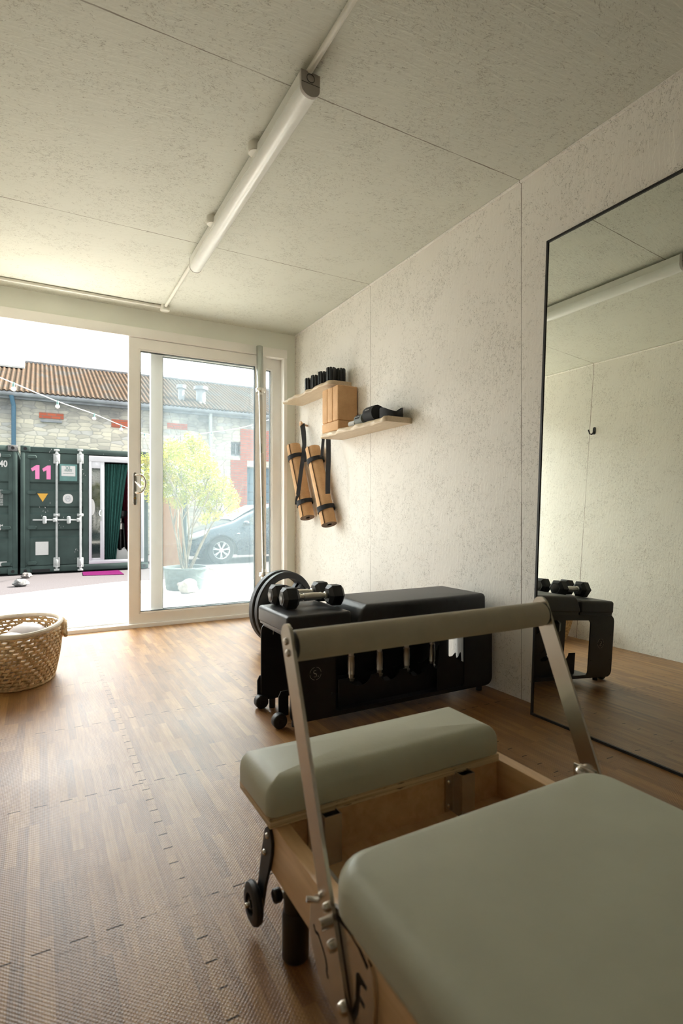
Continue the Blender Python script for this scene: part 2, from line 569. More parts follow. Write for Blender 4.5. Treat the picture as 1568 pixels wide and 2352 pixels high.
# ------------------------------------------------------------------ mesh building
class MB:
    def __init__(s):
        s.v = []
        s.f = []

    def add(s, vs, fs):
        o = len(s.v)
        s.v += [tuple(p) for p in vs]
        s.f += [tuple(i + o for i in f) for f in fs]
        return s

    def box(s, x0, x1, y0, y1, z0, z1):
        x0, x1 = sorted((x0, x1)); y0, y1 = sorted((y0, y1)); z0, z1 = sorted((z0, z1))
        vs = [(x, y, z) for z in (z0, z1) for y in (y0, y1) for x in (x0, x1)]
        return s.add(vs, [(0, 2, 3, 1), (4, 5, 7, 6), (0, 1, 5, 4), (2, 6, 7, 3), (0, 4, 6, 2), (1, 3, 7, 5)])

    def bbox(s, x0, x1, y0, y1, z0, z1, b=0.003, seg=2):
        bm = bmesh.new()
        bmesh.ops.create_cube(bm, size=1)
        for v in bm.verts:
            v.co = Vector(((x0 + x1) / 2 + v.co.x * abs(x1 - x0), (y0 + y1) / 2 + v.co.y * abs(y1 - y0), (z0 + z1) / 2 + v.co.z * abs(z1 - z0)))
        bmesh.ops.bevel(bm, geom=bm.edges[:], offset=b, segments=seg, affect='EDGES', profile=0.5)
        bm.verts.index_update()
        s.add([v.co[:] for v in bm.verts], [[v.index for v in f.verts] for f in bm.faces])
        bm.free()
        return s

    def tube(s, path, r, seg=12, closed=False, cap=True, flat=1.0, up=None):
        """tube along a path; r number or list; flat<1 squashes into a band"""
        P = [Vector(p) for p in path]
        n = len(P)
        rs = r if isinstance(r, (list, tuple)) else [r] * n
        ring = []
        pu = None
        for i in range(n):
            if closed:
                t = P[(i + 1) % n] - P[i - 1]
            else:
                t = P[min(i + 1, n - 1)] - P[max(i - 1, 0)]
            t.normalize()
            if up is not None:
                u = Vector(up) - t * t.dot(Vector(up))
            elif pu is None:
                u = Vector((0, 0, 1)) if abs(t.z) < 0.9 else Vector((1, 0, 0))
                u = u - t * t.dot(u)
            else:
                u = pu - t * t.dot(pu)
            u.normalize()
            pu = u
            b = t.cross(u)
            ring.append([P[i] + (u * math.cos(a) * rs[i] * flat + b * math.sin(a) * rs[i]) for a in [2 * PI * k / seg for k in range(seg)]])
        vs = [p for rg in ring for p in rg]
        fs = []
        m = n if closed else n - 1
        for i in range(m):
            j = (i + 1) % n
            for k in range(seg):
                l = (k + 1) % seg
                fs.append((i * seg + k, j * seg + k, j * seg + l, i * seg + l))
        if not closed and cap:
            fs.append(tuple(range(seg)))
            fs.append(tuple((n - 1) * seg + k for k in range(seg - 1, -1, -1)))
        return s.add(vs, fs)

    def cyl(s, a, b, r, seg=24, r2=None):
        return s.tube([a, b], [r, r if r2 is None else r2], seg)

    def rcyl(s, a, b, r, e, seg=28):
        """cylinder with rounded ends"""
        a, b = Vector(a), Vector(b)
        d = (b - a).normalized()
        pts, rs = [], []
        for k in range(5):
            t = k / 4 * PI / 2
            pts.append(a + d * e * (1 - math.sin(t))); rs.append(r - e * (1 - math.cos(PI / 2 - t)))
        pts = []
        rs = []
        for k in range(5):
            t = k / 4 * PI / 2
            pts.append(a + d * e * (1 - math.cos(t)))
            rs.append(r - e + e * math.sin(t))
        for k in range(5):
            t = k / 4 * PI / 2
            pts.append(b - d * e * (1 - math.sin(t)))
            rs.append(r - e + e * math.cos(t))
        return s.tube(pts, rs, seg)

    def lathe(s, prof, c, axis='z', seg=32, cap=True):
        """prof: (r, h) list along the axis through c"""
        c = Vector(c)
        ax = {'x': (Vector((0, 1, 0)), Vector((0, 0, 1)), Vector((1, 0, 0))),
              'y': (Vector((0, 0, 1)), Vector((1, 0, 0)), Vector((0, 1, 0))),
              'z': (Vector((1, 0, 0)), Vector((0, 1, 0)), Vector((0, 0, 1)))}[axis]
        vs = []
        for r, h in prof:
            for k in range(seg):
                a = 2 * PI * k / seg
                vs.append(c + ax[0] * r * math.cos(a) + ax[1] * r * math.sin(a) + ax[2] * h)
        fs = []
        for i in range(len(prof) - 1):
            for k in range(seg):
                l = (k + 1) % seg
                fs.append((i * seg + k, i * seg + l, (i + 1) * seg + l, (i + 1) * seg + k))
        if cap:
            fs.append(tuple(range(seg - 1, -1, -1)))
            fs.append(tuple((len(prof) - 1) * seg + k for k in range(seg)))
        return s.add(vs, fs)

    def prism(s, poly, axis, a, b, holes=()):
        """extrude a 2D polygon (with holes) between a and b along an axis.
        poly in (y,z) for x, (x,z) for y, (x,y) for z"""
        def mk(p, t):
            return {'x': (t, p[0], p[1]), 'y': (p[0], t, p[1]), 'z': (p[0], p[1], t)}[axis]
        if not holes:
            n = len(poly)
            vs = [mk(p, a) for p in poly] + [mk(p, b) for p in poly]
            fs = [tuple(range(n - 1, -1, -1)), tuple(range(n, 2 * n))]
            for i in range(n):
                j = (i + 1) % n
                fs.append((i, j, j + n, i + n))
            return s.add(vs, fs)
        from mathutils.geometry import tessellate_polygon
        loops = [list(poly)] + [list(h) for h in holes]
        tris = tessellate_polygon([[Vector((p[0], p[1], 0)) for p in lp] for lp in loops])
        flat = [p for lp in loops for p in lp]
        n = len(flat)
        vs = [mk(p, a) for p in flat] + [mk(p, b) for p in flat]
        fs = [tuple(t) for t in tris] + [tuple(i + n for i in t[::-1]) for t in tris]
        o = 0
        for lp in loops:
            m = len(lp)
            for i in range(m):
                j = (i + 1) % m
                fs.append((o + i, o + j, o + j + n, o + i + n))
            o += m
        return s.add(vs, fs)

    def slab(s, x0, x1, y0, y1, z0, z1, rp=0.03, rt=0.02, rb=0.005, crown=0.0, n=6, cn=8):
        """cushion: rounded plan corners, rounded top and bottom edges, crowned top"""
        def outline(ins, z):
            r = max(rp - ins, 0.002)
            pts = []
            for cx_, cy_, a0 in ((x1 - ins - r, y1 - ins - r, 0), (x0 + ins + r, y1 - ins - r, 90), (x0 + ins + r, y0 + ins + r, 180), (x1 - ins - r, y0 + ins + r, 270)):
                for k in range(cn + 1):
                    a = R(a0 + 90 * k / cn)
                    pts.append((cx_ + r * math.cos(a), cy_ + r * math.sin(a), z))
            return pts
        rings = []
        for k in range(n + 1):
            a = PI / 2 * k / n
            rings.append(outline(rb * (1 - math.sin(a)), z0 + rb * (1 - math.cos(a))))
        for k in range(n + 1):
            a = PI / 2 * k / n
            rings.append(outline(rt * (1 - math.cos(a)), z1 - rt * (1 - math.sin(a))))
        mx_, my_ = (x0 + x1) / 2, (y0 + y1) / 2
        last = rings[-1]
        for f in (0.93, 0.82, 0.66, 0.45, 0.2):
            rings.append([(mx_ + (p[0] - mx_) * f, my_ + (p[1] - my_) * f, z1 + crown * (1 - f ** 2.5)) for p in last])
        m = len(last)
        vs = [p for rg in rings for p in rg]
        fs = [tuple(range(m - 1, -1, -1))]
        for i in range(len(rings) - 1):
            for k in range(m):
                l = (k + 1) % m
                fs.append((i * m + k, i * m + l, (i + 1) * m + l, (i + 1) * m + k))
        fs.append(tuple((len(rings) - 1) * m + k for k in range(m)))
        return s.add(vs, fs)

    def ico(s, c, r, sub=2, sx=1, sy=1, sz=1, jag=0.0, seed=0):
        bm = bmesh.new()
        bmesh.ops.create_icosphere(bm, subdivisions=sub, radius=1)
        for v in bm.verts:
            q = v.co.copy()
            k = 1 + jag * noise.noise(q * 1.7 + Vector((seed, 0, 0)))
            v.co = Vector((c[0] + q.x * r * sx * k, c[1] + q.y * r * sy * k, c[2] + q.z * r * sz * k))
        bm.verts.index_update()
        s.add([v.co[:] for v in bm.verts], [[v.index for v in f.verts] for f in bm.faces])
        bm.free()
        return s

    def map(s, fn):
        s.v = [tuple(fn(Vector(p))) for p in s.v]
        return s


W = {}


def link_mesh(name, mb, mat, origin, ang=35):
    me = bpy.data.meshes.new(name)
    ox, oy, oz = origin
    me.from_pydata([(x - ox, y - oy, z - oz) for x, y, z in mb.v], [], mb.f)
    bm = bmesh.new()
    bm.from_mesh(me)
    bmesh.ops.recalc_face_normals(bm, faces=bm.faces)
    for f in bm.faces:
        f.smooth = True
    for e in bm.edges:
        e.smooth = not (len(e.link_faces) == 2 and e.calc_face_angle(0) > R(ang)) and len(e.link_faces) == 2
    bm.to_mesh(me)
    bm.free()
    me.materials.append(mat)
    o = bpy.data.objects.new(name, me)
    COL.objects.link(o)
    return o


def obj(name, mb, mat, parent=None, ang=35, label=None):
    if isinstance(mat, str):
        mat = M[mat]
    if parent is not None:
        org = W[parent]
        o = link_mesh(name, mb, mat, org, ang)
        o.parent = parent
        W[o] = org
    else:
        xs = [p[0] for p in mb.v]; ys = [p[1] for p in mb.v]; zs = [p[2] for p in mb.v]
        org = ((min(xs) + max(xs)) / 2, (min(ys) + max(ys)) / 2, min(zs))
        o = link_mesh(name, mb, mat, org, ang)
        o.location = org
        W[o] = org
    if label:
        o['label'] = label
    return o


def pieces(name, mb, mat, parent, ang=35):
    """every connected piece of the mesh becomes an object of its own"""
    n = len(mb.v)
    root = list(range(n))

    def find(i):
        while root[i] != i:
            root[i] = root[root[i]]
            i = root[i]
        return i
    for f in mb.f:
        a = find(f[0])
        for i in f[1:]:
            root[find(i)] = a
    groups = {}
    for f in mb.f:
        groups.setdefault(find(f[0]), []).append(f)
    out = []
    for fs in groups.values():
        ids = sorted({i for f in fs for i in f})
        m_ = {i: k for k, i in enumerate(ids)}
        q = MB().add([mb.v[i] for i in ids], [[m_[i] for i in f] for f in fs])
        out.append(obj(name, q, mat, parent, ang))
    return out


def thing(name, label, cat, loc, group=None):
    o = bpy.data.objects.new(name, None)
    COL.objects.link(o)
    o.empty_display_size = 0.1
    o.location = loc
    W[o] = tuple(loc)
    o['label'] = label
    o['category'] = cat
    if group:
        o['group'] = group
    return o


def tag(o, label, cat, group=None, kind=None):
    o['label'] = label
    o['category'] = cat
    if group:
        o['group'] = group
    if kind:
        o['kind'] = kind
    return o


def struct(name, mb, mat, label=None, ang=35):
    o = obj(name, mb, mat, None, ang)
    o['kind'] = 'structure'
    if label:
        o['label'] = label
        o['category'] = name.split('_')[0]
    return o


def copy_tree(o, loc, rot=None, label=None, parent=None):
    c = o.copy()
    COL.objects.link(c)
    if parent is None:
        c.location = loc
        if rot is not None:
            c.rotation_euler = rot
        if label:
            c['label'] = label
    else:
        c.parent = parent
    for ch in list(o.children):
        copy_tree(ch, None, parent=c)
    return c


def text_mb(body, size, depth=0.002, align='LEFT', bold=0.0):
    cu = bpy.data.curves.new('t', 'FONT')
    cu.body = body
    cu.size = size
    cu.extrude = depth / 2
    cu.offset = bold
    cu.align_x = align
    cu.align_y = 'CENTER'
    to = bpy.data.objects.new('t', cu)
    COL.objects.link(to)
    dg = bpy.context.evaluated_depsgraph_get()
    me = bpy.data.meshes.new_from_object(to.evaluated_get(dg))
    mb = MB()
    mb.add([v.co[:] for v in me.vertices], [list(p.vertices) for p in me.polygons])
    bpy.data.objects.remove(to)
    bpy.data.curves.remove(cu)
    bpy.data.meshes.remove(me)
    return mb


def front_text(mb, x, y, z, sx=1.0, sz=1.0):
    """text facing -Y at x, y, z"""
    return mb.map(lambda p: (x + p.x * sx, y - p.z, z + p.y * sz))


# ------------------------------------------------------------------ room shell
XL, XR, YB, YF, H = -0.335, 1.822, -1.95, 4.06, 2.242
struct('floor', MB().box(XL - 0.06, XR + 0.06, YB - 0.06, 4.025, -0.03, 0), 'floor', 'wood print puzzle foam tile floor of the studio')
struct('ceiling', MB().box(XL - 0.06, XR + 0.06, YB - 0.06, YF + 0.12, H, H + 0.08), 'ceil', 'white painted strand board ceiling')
struct('wall_right', MB().box(XR, XR + 0.08, YB - 0.06, YF + 0.12, -0.03, H), 'wall', 'white painted strand board wall holding the shelves')
struct('wall_left', MB().box(XL - 0.08, XL, YB - 0.06, YF + 0.12, -0.03, H), 'wall', 'white painted board wall seen in the mirror')
struct('wall_back', MB().box(XL, XR, YB - 0.08, YB, -0.03, H), 'wall_y', 'white painted board wall behind the reformer')
DX0, DX1 = -0.285, 1.735
wf = MB().box(XL, XR, YF, YF + 0.1, 2.105, H).box(DX1, XR, YF, YF + 0.1, -0.03, 2.105).box(XL, DX0, YF, YF + 0.1, -0.03, 2.105)
struct('wall_front', wf, 'lintel', 'pale grey painted panel above and beside the sliding door')
struct('trim_1', MB().bbox(XR - 0.012, XR, YB, YF, H - 0.012, H, 0.005), 'wall', 'filler bead between ceiling and right wall')
struct('trim_2', MB().bbox(XL, XL + 0.012, YB, YF, H - 0.012, H, 0.005), 'wall', 'filler bead between ceiling and left wall')
struct('trim_3', MB().bbox(XR - 0.01, XR, YF - 0.008, YF, 0, H - 0.012, 0.003), 'wall', 'filler bead in the corner by the door')
struct('floor_slab', MB().box(XL - 0.1, XR + 0.1, YB - 0.1, YF + 0.16, -0.42, -0.03), 'black_metal', 'dark floor base of the studio under the foam tiles')
struct('roof_slab', MB().box(XL - 0.1, XR + 0.1, YB - 0.1, YF + 0.16, H + 0.08, H + 0.14), 'cgreen', 'steel roof of the studio')

# sliding door
door = bpy.data.objects.new('door_1', None)
COL.objects.link(door)
door.location = (0.72, 4.04, 0)
W[door] = (0.72, 4.04, 0)
door['kind'] = 'structure'
door['label'] = 'white plastic sliding glass door pushed half open'
door['category'] = 'door'
fr = MB()
fy0, fy1 = 4.03, 4.17
fr.bbox(DX0, DX1, fy0, fy1, 2.035, 2.105, 0.004)
fr.bbox(DX0, DX0 + 0.028, fy0, fy1, 0.0, 2.035, 0.004)
fr.bbox(DX1 - 0.028, DX1, fy0, fy1, 0.0, 2.035, 0.004)
fr.bbox(DX0, DX1, fy0 - 0.01, fy1, -0.03, 0.026, 0.004)
obj('frame', fr, 'upvc', door)
obj('track', MB().box(DX0 + 0.03, DX1 - 0.03, 4.089, 4.093, 0.026, 0.034).box(DX0 + 0.03, DX1 - 0.03, 4.142, 4.146, 0.026, 0.034), 'alu', door)


def sash(x0, x1, y0, y1, z0, z1, sl, sr_, rb, rt_, name, gmat):
    m = MB()
    def pr(poly):
        m.prism(poly, 'y', y0, y1)
    # mitred members
    ix0, ix1, iz0, iz1 = x0 + sl, x1 - sr_, z0 + rb, z1 - rt_
    pr([(x0, z0), (ix0, iz0), (ix0, iz1), (x0, z1)])
    pr([(x1, z0), (ix1, iz0), (ix1, iz1), (x1, z1)])
    pr([(x0, z0), (x1, z0), (ix1, iz0), (ix0, iz0)])
    pr([(x0, z1), (x1, z1), (ix1, iz1), (ix0, iz1)])
    p = obj(name, m, 'upvc', door, ang=20)
    ym = (y0 + y1) / 2
    b = MB()
    bead = 0.012
    for (a0, a1, b0, b1) in ((ix0, ix0 + bead, iz0, iz1), (ix1 - bead, ix1, iz0, iz1), (ix0 + bead, ix1 - bead, iz0, iz0 + bead), (ix0 + bead, ix1 - bead, iz1 - bead, iz1)):
        b.bbox(a0, a1, y0 + 0.006, ym, b0, b1, 0.002)
    obj('glazing_bead', b, 'upvc', p)
    g = MB()
    k = 0.004
    e = bead
    for (a0, a1, b0, b1) in ((ix0 + e, ix0 + e + k, iz0 + e, iz1 - e), (ix1 - e - k, ix1 - e, iz0 + e, iz1 - e), (ix0 + e, ix1 - e, iz0 + e, iz0 + e + k), (ix0 + e, ix1 - e, iz1 - e - k, iz1 - e)):
        g.box(a0, a1, y0 + 0.01, y1 - 0.008, b0, b1)
    obj('gasket', g, 'gasket', p)
    obj('glass_pane', MB().box(ix0 + 0.002, ix1 - 0.002, ym - 0.002, ym + 0.003, iz0 + 0.002, iz1 - 0.002), gmat, p)
    return p


sp_ = sash(0.544, 1.559, 4.040, 4.086, 0.027, 2.031, 0.066, 0.075, 0.066, 0.072, 'sliding_panel', 'glass')
fp_ = sash(0.700, 1.708, 4.096, 4.140, 0.027, 2.034, 0.072, 0.075, 0.066, 0.078, 'fixed_panel', 'glass')
# handle on the sliding panel, v 1083..1150
hz = CAM_H - (1115 - 1175) / 1252 * 3.80
hx = 0.583
bp = MB()
bp.slab(hx - 0.013, hx + 0.013, -0.115, 0.115, 0, 0.010, 0.012, 0.003, 0.001)
bp.map(lambda p: (p.x, 4.040 - p.z, hz - 0.02 + p.y))
obj('handle_plate', bp, 'chrome', door)
bow = [(hx + 0.002, 4.030, hz + 0.075), (hx + 0.004, 3.995, hz + 0.077)]
for k in range(9):
    a = PI / 2 - PI * k / 8
    bow.append((hx + 0.02 + 0.042 * math.cos(a), 3.985, hz + 0.015 + 0.062 * math.sin(a)))
bow += [(hx + 0.004, 3.995, hz - 0.047), (hx + 0.002, 4.030, hz - 0.045)]
obj('handle_bow', MB().tube(bow, 0.008, 10), 'chrome', door)
obj('handle_lever', MB().tube([(hx, 4.03, hz + 0.03), (hx + 0.004, 4.008, hz + 0.028), (hx + 0.035, 4.000, hz - 0.012)], [0.006, 0.006, 0.005], 8), 'chrome', door)
obj('key_cylinder', MB().cyl((hx, 4.032, hz - 0.085), (hx, 4.020, hz - 0.085), 0.008, 16), 'brass', door)

# ------------------------------------------------------------------ ceiling light and conduits
lt = thing('ceiling_light', 'long white batten light fitting across the middle of the ceiling', 'light', (0.764, 2.32, 2.15))
ly0, ly1 = 1.585, 3.07
hw = 0.033
body = [(0.764 - hw, 2.226), (0.764 + hw, 2.226), (0.764 + hw, 2.190), (0.764 - hw, 2.190)]
obj('housing', MB().prism(body, 'y', ly0 + 0.012, ly1 - 0.006), 'lamp_white', lt)
dif = [(0.764 + hw - 0.001, 2.1895)]
for k in range(13):
    a = PI * k / 12
    dif.append((0.764 + (hw - 0.001) * math.cos(a), 2.178 - 0.028 * math.sin(a)))
dif.append((0.764 - hw + 0.001, 2.1895))
obj('diffuser', MB().prism(dif, 'y', ly0 + 0.012, ly1 - 0.004), 'diffuser', lt, ang=30)
for (a, b) in ((ly0, ly0 + 0.012), (ly1 - 0.006, ly1)):
    cap = [(0.764 - hw - 0.001, 2.227), (0.764 + hw + 0.001, 2.227)] + [(x * 1.0 + (0.001 if x > 0.764 else -0.001), z - 0.001) for x, z in dif]
    c_ = obj('end_cap', MB().prism(cap, 'y', a, b), 'lampcap', lt)
    if a == ly0:
        obj('knockout_ring', MB().lathe([(0.0125, 0), (0.0145, 0), (0.0145, -0.001), (0.0125, -0.001)], (0.764, ly0 - 0.0002, 2.207), 'y', 24, cap=False), 'gasket', c_)
        obj('cap_joint', MB().box(0.764 - hw, 0.764 + hw, ly0 - 0.0008, ly0, 2.1885, 2.190), 'gasket', c_)
con = MB().cyl((0.761, YB + 0.05, 2.231), (0.761, 3.87, 2.231), 0.010, 14)
tag(obj('conduit', con, 'white_pl'), 'white cable conduit running along the ceiling above the batten light', 'conduit')
tag(obj('conduit', MB().cyl((XL + 0.004, 3.905, 2.2315), (0.733, 3.905, 2.2315), 0.0105, 14).cyl((0.71, 3.905, 2.2315), (0.733, 3.905, 2.2315), 0.013, 14), 'white_pl'), 'white cable conduit running along the ceiling above the open doorway', 'conduit')
jb = thing('junction_box', 'round white conduit corner box on the ceiling near the door', 'junction box', (0.761, 3.905, 2.205), 'conduit boxes on the ceiling')
obj('box_body', MB().lathe([(0.030, 0.002), (0.032, 0.004), (0.032, 0.037)], (0.761, 3.905, 2.205), 'z', 28), 'white_pl', jb)
obj('box_lid', MB().lathe([(0.022, 0), (0.029, 0.0), (0.030, 0.002)], (0.761, 3.905, 2.205), 'z', 28), 'white_pl', jb)
jb['group'] = 'conduit boxes on the ceiling'
copy_tree(jb, (0.738, 2.02, 2.205), label='round conduit box behind the middle of the batten light')
copy_tree(jb, (0.738, 2.62, 2.205), label='round conduit box behind the far part of the batten light, towards the door')

# ------------------------------------------------------------------ mirror leaning on the right wall
MY1, MWD, MHT, TILT = 1.542, 1.35, 1.918, R(2.8)
mir = thing('leaning_mirror', 'large frameless looking mirror with thin black edge leaning on the right wall', 'mirror', (1.7178, MY1, 0.0))
mir['label'] = 'large mirror with thin black frame leaning on the right wall'
ox, oy = 1.7178, MY1
fw = 0.009
f_ = MB()
f_.box(ox - 0.002, ox + 0.024, oy - fw, oy, 0, MHT).box(ox - 0.002, ox + 0.024, oy - MWD, oy - MWD + fw, 0, MHT)
f_.box(ox - 0.002, ox + 0.024, oy - MWD + fw, oy - fw, 0, fw).box(ox - 0.002, ox + 0.024, oy - MWD + fw, oy - fw, MHT - fw, MHT)
obj('frame', f_, 'black_metal', mir)
obj('mirror_glass', MB().box(ox + 0.002, ox + 0.006, oy - MWD + fw, oy - fw, fw, MHT - fw), 'mirror', mir)
obj('backing', MB().box(ox + 0.007, ox + 0.02, oy - MWD + fw, oy - fw, fw, MHT - fw), 'black_plastic', mir)
mir.rotation_euler = (0, TILT, 0)

# coat hook on the left wall (seen in the mirror)
hk = MB()
hk.slab(-0.013, 0.013, -0.03, 0.03, 0, 0.006, 0.012, 0.002, 0.001)
hk.map(lambda p: (XL + p.z, 2.87 + p.x, 1.675 + p.y))
hook = thing('coat_hook', 'small dark metal coat hook on the left wall, seen in the mirror', 'hook', (XL, 2.87, 1.64))
obj('back_plate', hk, 'black_metal', hook)
obj('hook_arm', MB().tube([(XL + 0.005, 2.87, 1.665), (XL + 0.03, 2.87, 1.642), (XL + 0.055, 2.87, 1.642), (XL + 0.072, 2.87, 1.665), (XL + 0.072, 2.87, 1.672)], [0.006, 0.006, 0.005, 0.005, 0.006], 10), 'black_metal', hook)


# ------------------------------------------------------------------ wall shelves
def shelf(y0, y1, z0, z1, label, seed):
    n = 40
    rnd = random.Random(seed)
    ph = [rnd.uniform(0, 6) for _ in range(3)]
    def edge(t, low):
        y = y0 + (y1 - y0) * t
        w_ = 0.006 * math.sin(t * 21 + ph[0]) + 0.004 * math.sin(t * 47 + ph[1]) + 0.003 * math.sin(t * 11 + ph[2])
        rc = 0.022
        e = 0
        if t < 0.03:
            e = 0.018 * (1 - t / 0.03) ** 2
        if t > 0.97:
            e = 0.012 * ((t - 0.97) / 0.03) ** 2
        return 1.648 + w_ + e + (0.012 * (1 + 0.6 * math.sin(t * 30 + ph[1])) if low else 0.0)
    vs, fs = [], []
    prof = [(1, z0), (0.0, z0), (0.0, z0 + (z1 - z0) * 0.4), (0.0, z1 - 0.002), (1, z1)]
    for i in range(n + 1):
        t = i / n
        y = y0 + (y1 - y0) * t
        ftop = edge(t, True)
        fb = edge(t, False)
        vs += [(XR, y, z0), (fb + 0.004, y, z0), (fb, y, z0 + 0.006), ((ftop + fb) / 2, y, z1 - 0.008), (ftop + 0.004, y, z1), (XR, y, z1)]
    m = 6
    for i in range(n):
        for k in range(m):
            l = (k + 1) % m
            fs.append((i * m + k, i * m + l, (i + 1) * m + l, (i + 1) * m + k))
    fs.append(tuple(range(m)))
    fs.append(tuple(n * m + k for k in range(m - 1, -1, -1)))
    o = obj('wall_shelf', MB().add(vs, fs), 'oak', ang=50)
    return tag(o, label, 'shelf', 'live edge shelves on the right wall')


shelf(3.153, 3.935, 1.650, 1.676, 'upper pale oak shelf with wavy edge, holding black ridged weights', 3)
shelf(2.477, 3.285, 1.305, 1.336, 'lower pale oak shelf with wavy edge, holding cork blocks and fabric bands', 5)


# ridged wrist weights on the upper shelf
def bangle_mb():
    m = MB()
    n = 8
    for k in range(n):
        a = 2 * PI * k / n
        cx_, cy_ = 0.0255 * math.cos(a), 0.0255 * math.sin(a)
        b = MB()
        b.slab(-0.0085, 0.0085, -0.007, 0.007, 0, 0.092, 0.006, 0.006, 0.006, 0, 3, 3)
        ca, sa = math.cos(a + PI / 2), math.sin(a + PI / 2)
        b.map(lambda p: (cx_ + p.x * ca - p.y * sa, cy_ + p.x * sa + p.y * ca, p.z))
        m.add(b.v, b.f)
    return m


bg = thing('wrist_weight', 'x', 'weight', (0, 0, 0), 'black ridged weights on the upper shelf')
obj('weight_segment_ring', bangle_mb(), 'black_rubber', bg)
obj('elastic_core', MB().lathe([(0.018, 0.012), (0.021, 0.012), (0.021, 0.080), (0.018, 0.080)], (0, 0, 0), 'z', 24, cap=False), 'dfabric', bg)
row_names = ['nearest row on the upper shelf', 'second row from the mirror end', 'third row from the mirror end', 'row nearest the door']
first = True
for i, y in enumerate((3.200, 3.325, 3.435, 3.535)):
    for j, (dx, dy) in enumerate(((1.693, 0.0), (1.762, -0.006 + 0.006 * i))):
        lab = 'black ridged wrist weight, %s one of the %s' % ('front' if j == 0 else 'wall side', row_names[i])
        if first:
            bg.location = (dx, y + dy, 1.676); bg['label'] = lab; first = False
            bg.rotation_euler = (0, 0, 0.2)
        else:
            copy_tree(bg, (dx, y + dy, 1.676), (0, 0, 0.2 + i * 0.5 + j), lab)

# cork blocks
cb = obj('cork_block', MB().bbox(-0.073, 0.073, -0.0365, 0.0365, 0, 0.226, 0.008, 3), 'cork')
cb.location = (1.741, 3.097, 1.4015)
cb.rotation_euler = (0, 0, 0)
tag(cb, 'cork yoga block standing upright, nearest of three on the flat block', 'yoga block', 'cork yoga blocks on the lower shelf')
for y, rz, x, lab in ((3.172, 0.0, 1.741, 'cork yoga block standing upright, middle of three on the flat block'), (3.249, 0.02, 1.742, 'cork yoga block standing upright, nearest the door on the flat block')):
    copy_tree(cb, (x, y, 1.4015), (0, 0, rz), lab)
cf = obj('cork_block', MB().bbox(-0.073, 0.073, -0.114, 0.114, 0, 0.064, 0.008, 3), 'cork')
cf.location = (1.741, 3.172, 1.3365)
tag(cf, 'cork yoga block lying flat on the lower shelf under three upright ones', 'yoga block', 'cork yoga blocks on the lower shelf')


# folded fabric bands on the lower shelf
def band(yc, wdt, x0, hgt, mat, label, xw=1.80, txt=True, lift=0.0, seed=0):
    z = 1.3365
    path = []
    for k in range(9):
        a = PI / 2 + PI * k / 8
        path.append((x0 + hgt / 2 + hgt / 2 * math.cos(a), z + hgt / 2 + hgt / 2 * math.sin(a) + 0.0005))
    low = [(x0 + hgt * 0.9, z + 0.003), (xw - 0.02, z + 0.003)]
    path2 = path + low + [(xw - 0.003, z + 0.012 + lift / 2), (xw - 0.006, z + 0.026 + lift), (xw - 0.04, z + 0.030 + lift), (x0 + hgt * 1.6, z + hgt * 0.62)]
    n = len(path2)
    return MB().prism(path2, 'y', yc - wdt / 2, yc + wdt / 2)
    t = 0.0028
    vs, fs = [], []
    for i, (x, zz) in enumerate(path2):
        a = Vector((path2[(i + 1) % n][0] - path2[i - 1][0], path2[(i + 1) % n][1] - path2[i - 1][1]))
        a.normalize()
        nx, nz = -a.y, a.x
        for sgn in (1, -1):
            for yy in (yc - wdt / 2, yc + wdt / 2):
                vs.append((x + nx * t * sgn / 1, yy, zz + nz * t * sgn / 1 + t))
    for i in range(n):
        j = (i + 1) % n
        A, B = i * 4, j * 4
        fs += [(A, B, B + 1, A + 1), (A + 2, A + 3, B + 3, B + 2), (A, A + 2, B + 2, B), (A + 1, B + 1, B + 3, A + 3)]
    return MB().add(vs, fs)


def make_band(yc, wdt, x0, hgt, mat, label, xw=1.80, lift=0.0, txt=None):
    t_ = thing('fabric_band', label, 'exercise band', ((x0 + xw) / 2, yc, 1.3365), 'folded fabric bands on the lower shelf')
    obj('band_loop', band(yc, wdt, x0, hgt, mat, label, xw, lift=lift), mat, t_, ang=60)
    if txt:
        # woven label on the front top of the fold, words in white
        phi = R(156)
        cxp, czp = x0 + hgt / 2 + hgt / 2 * math.cos(phi), 1.3365 + hgt / 2 + hgt / 2 * math.sin(phi)
        def place(p, off):
            return (cxp + p.y * math.sin(phi) + off * math.cos(phi), yc - p.x, czp - p.y * math.cos(phi) + off * math.sin(phi))
        lb = MB().box(-0.026, 0.026, -0.013, 0.013, 0, 0.001)
        lb.map(lambda p: place(p, 0.0005 + p.z))
        l_ = obj('care_label', lb, 'dfabric', t_)
        tm = text_mb(txt, 0.0115, 0.0006, 'CENTER')
        tm.map(lambda p: place(p, 0.0022 + p.z))
        obj('label_text', tm, 'white', l_)
    return t_


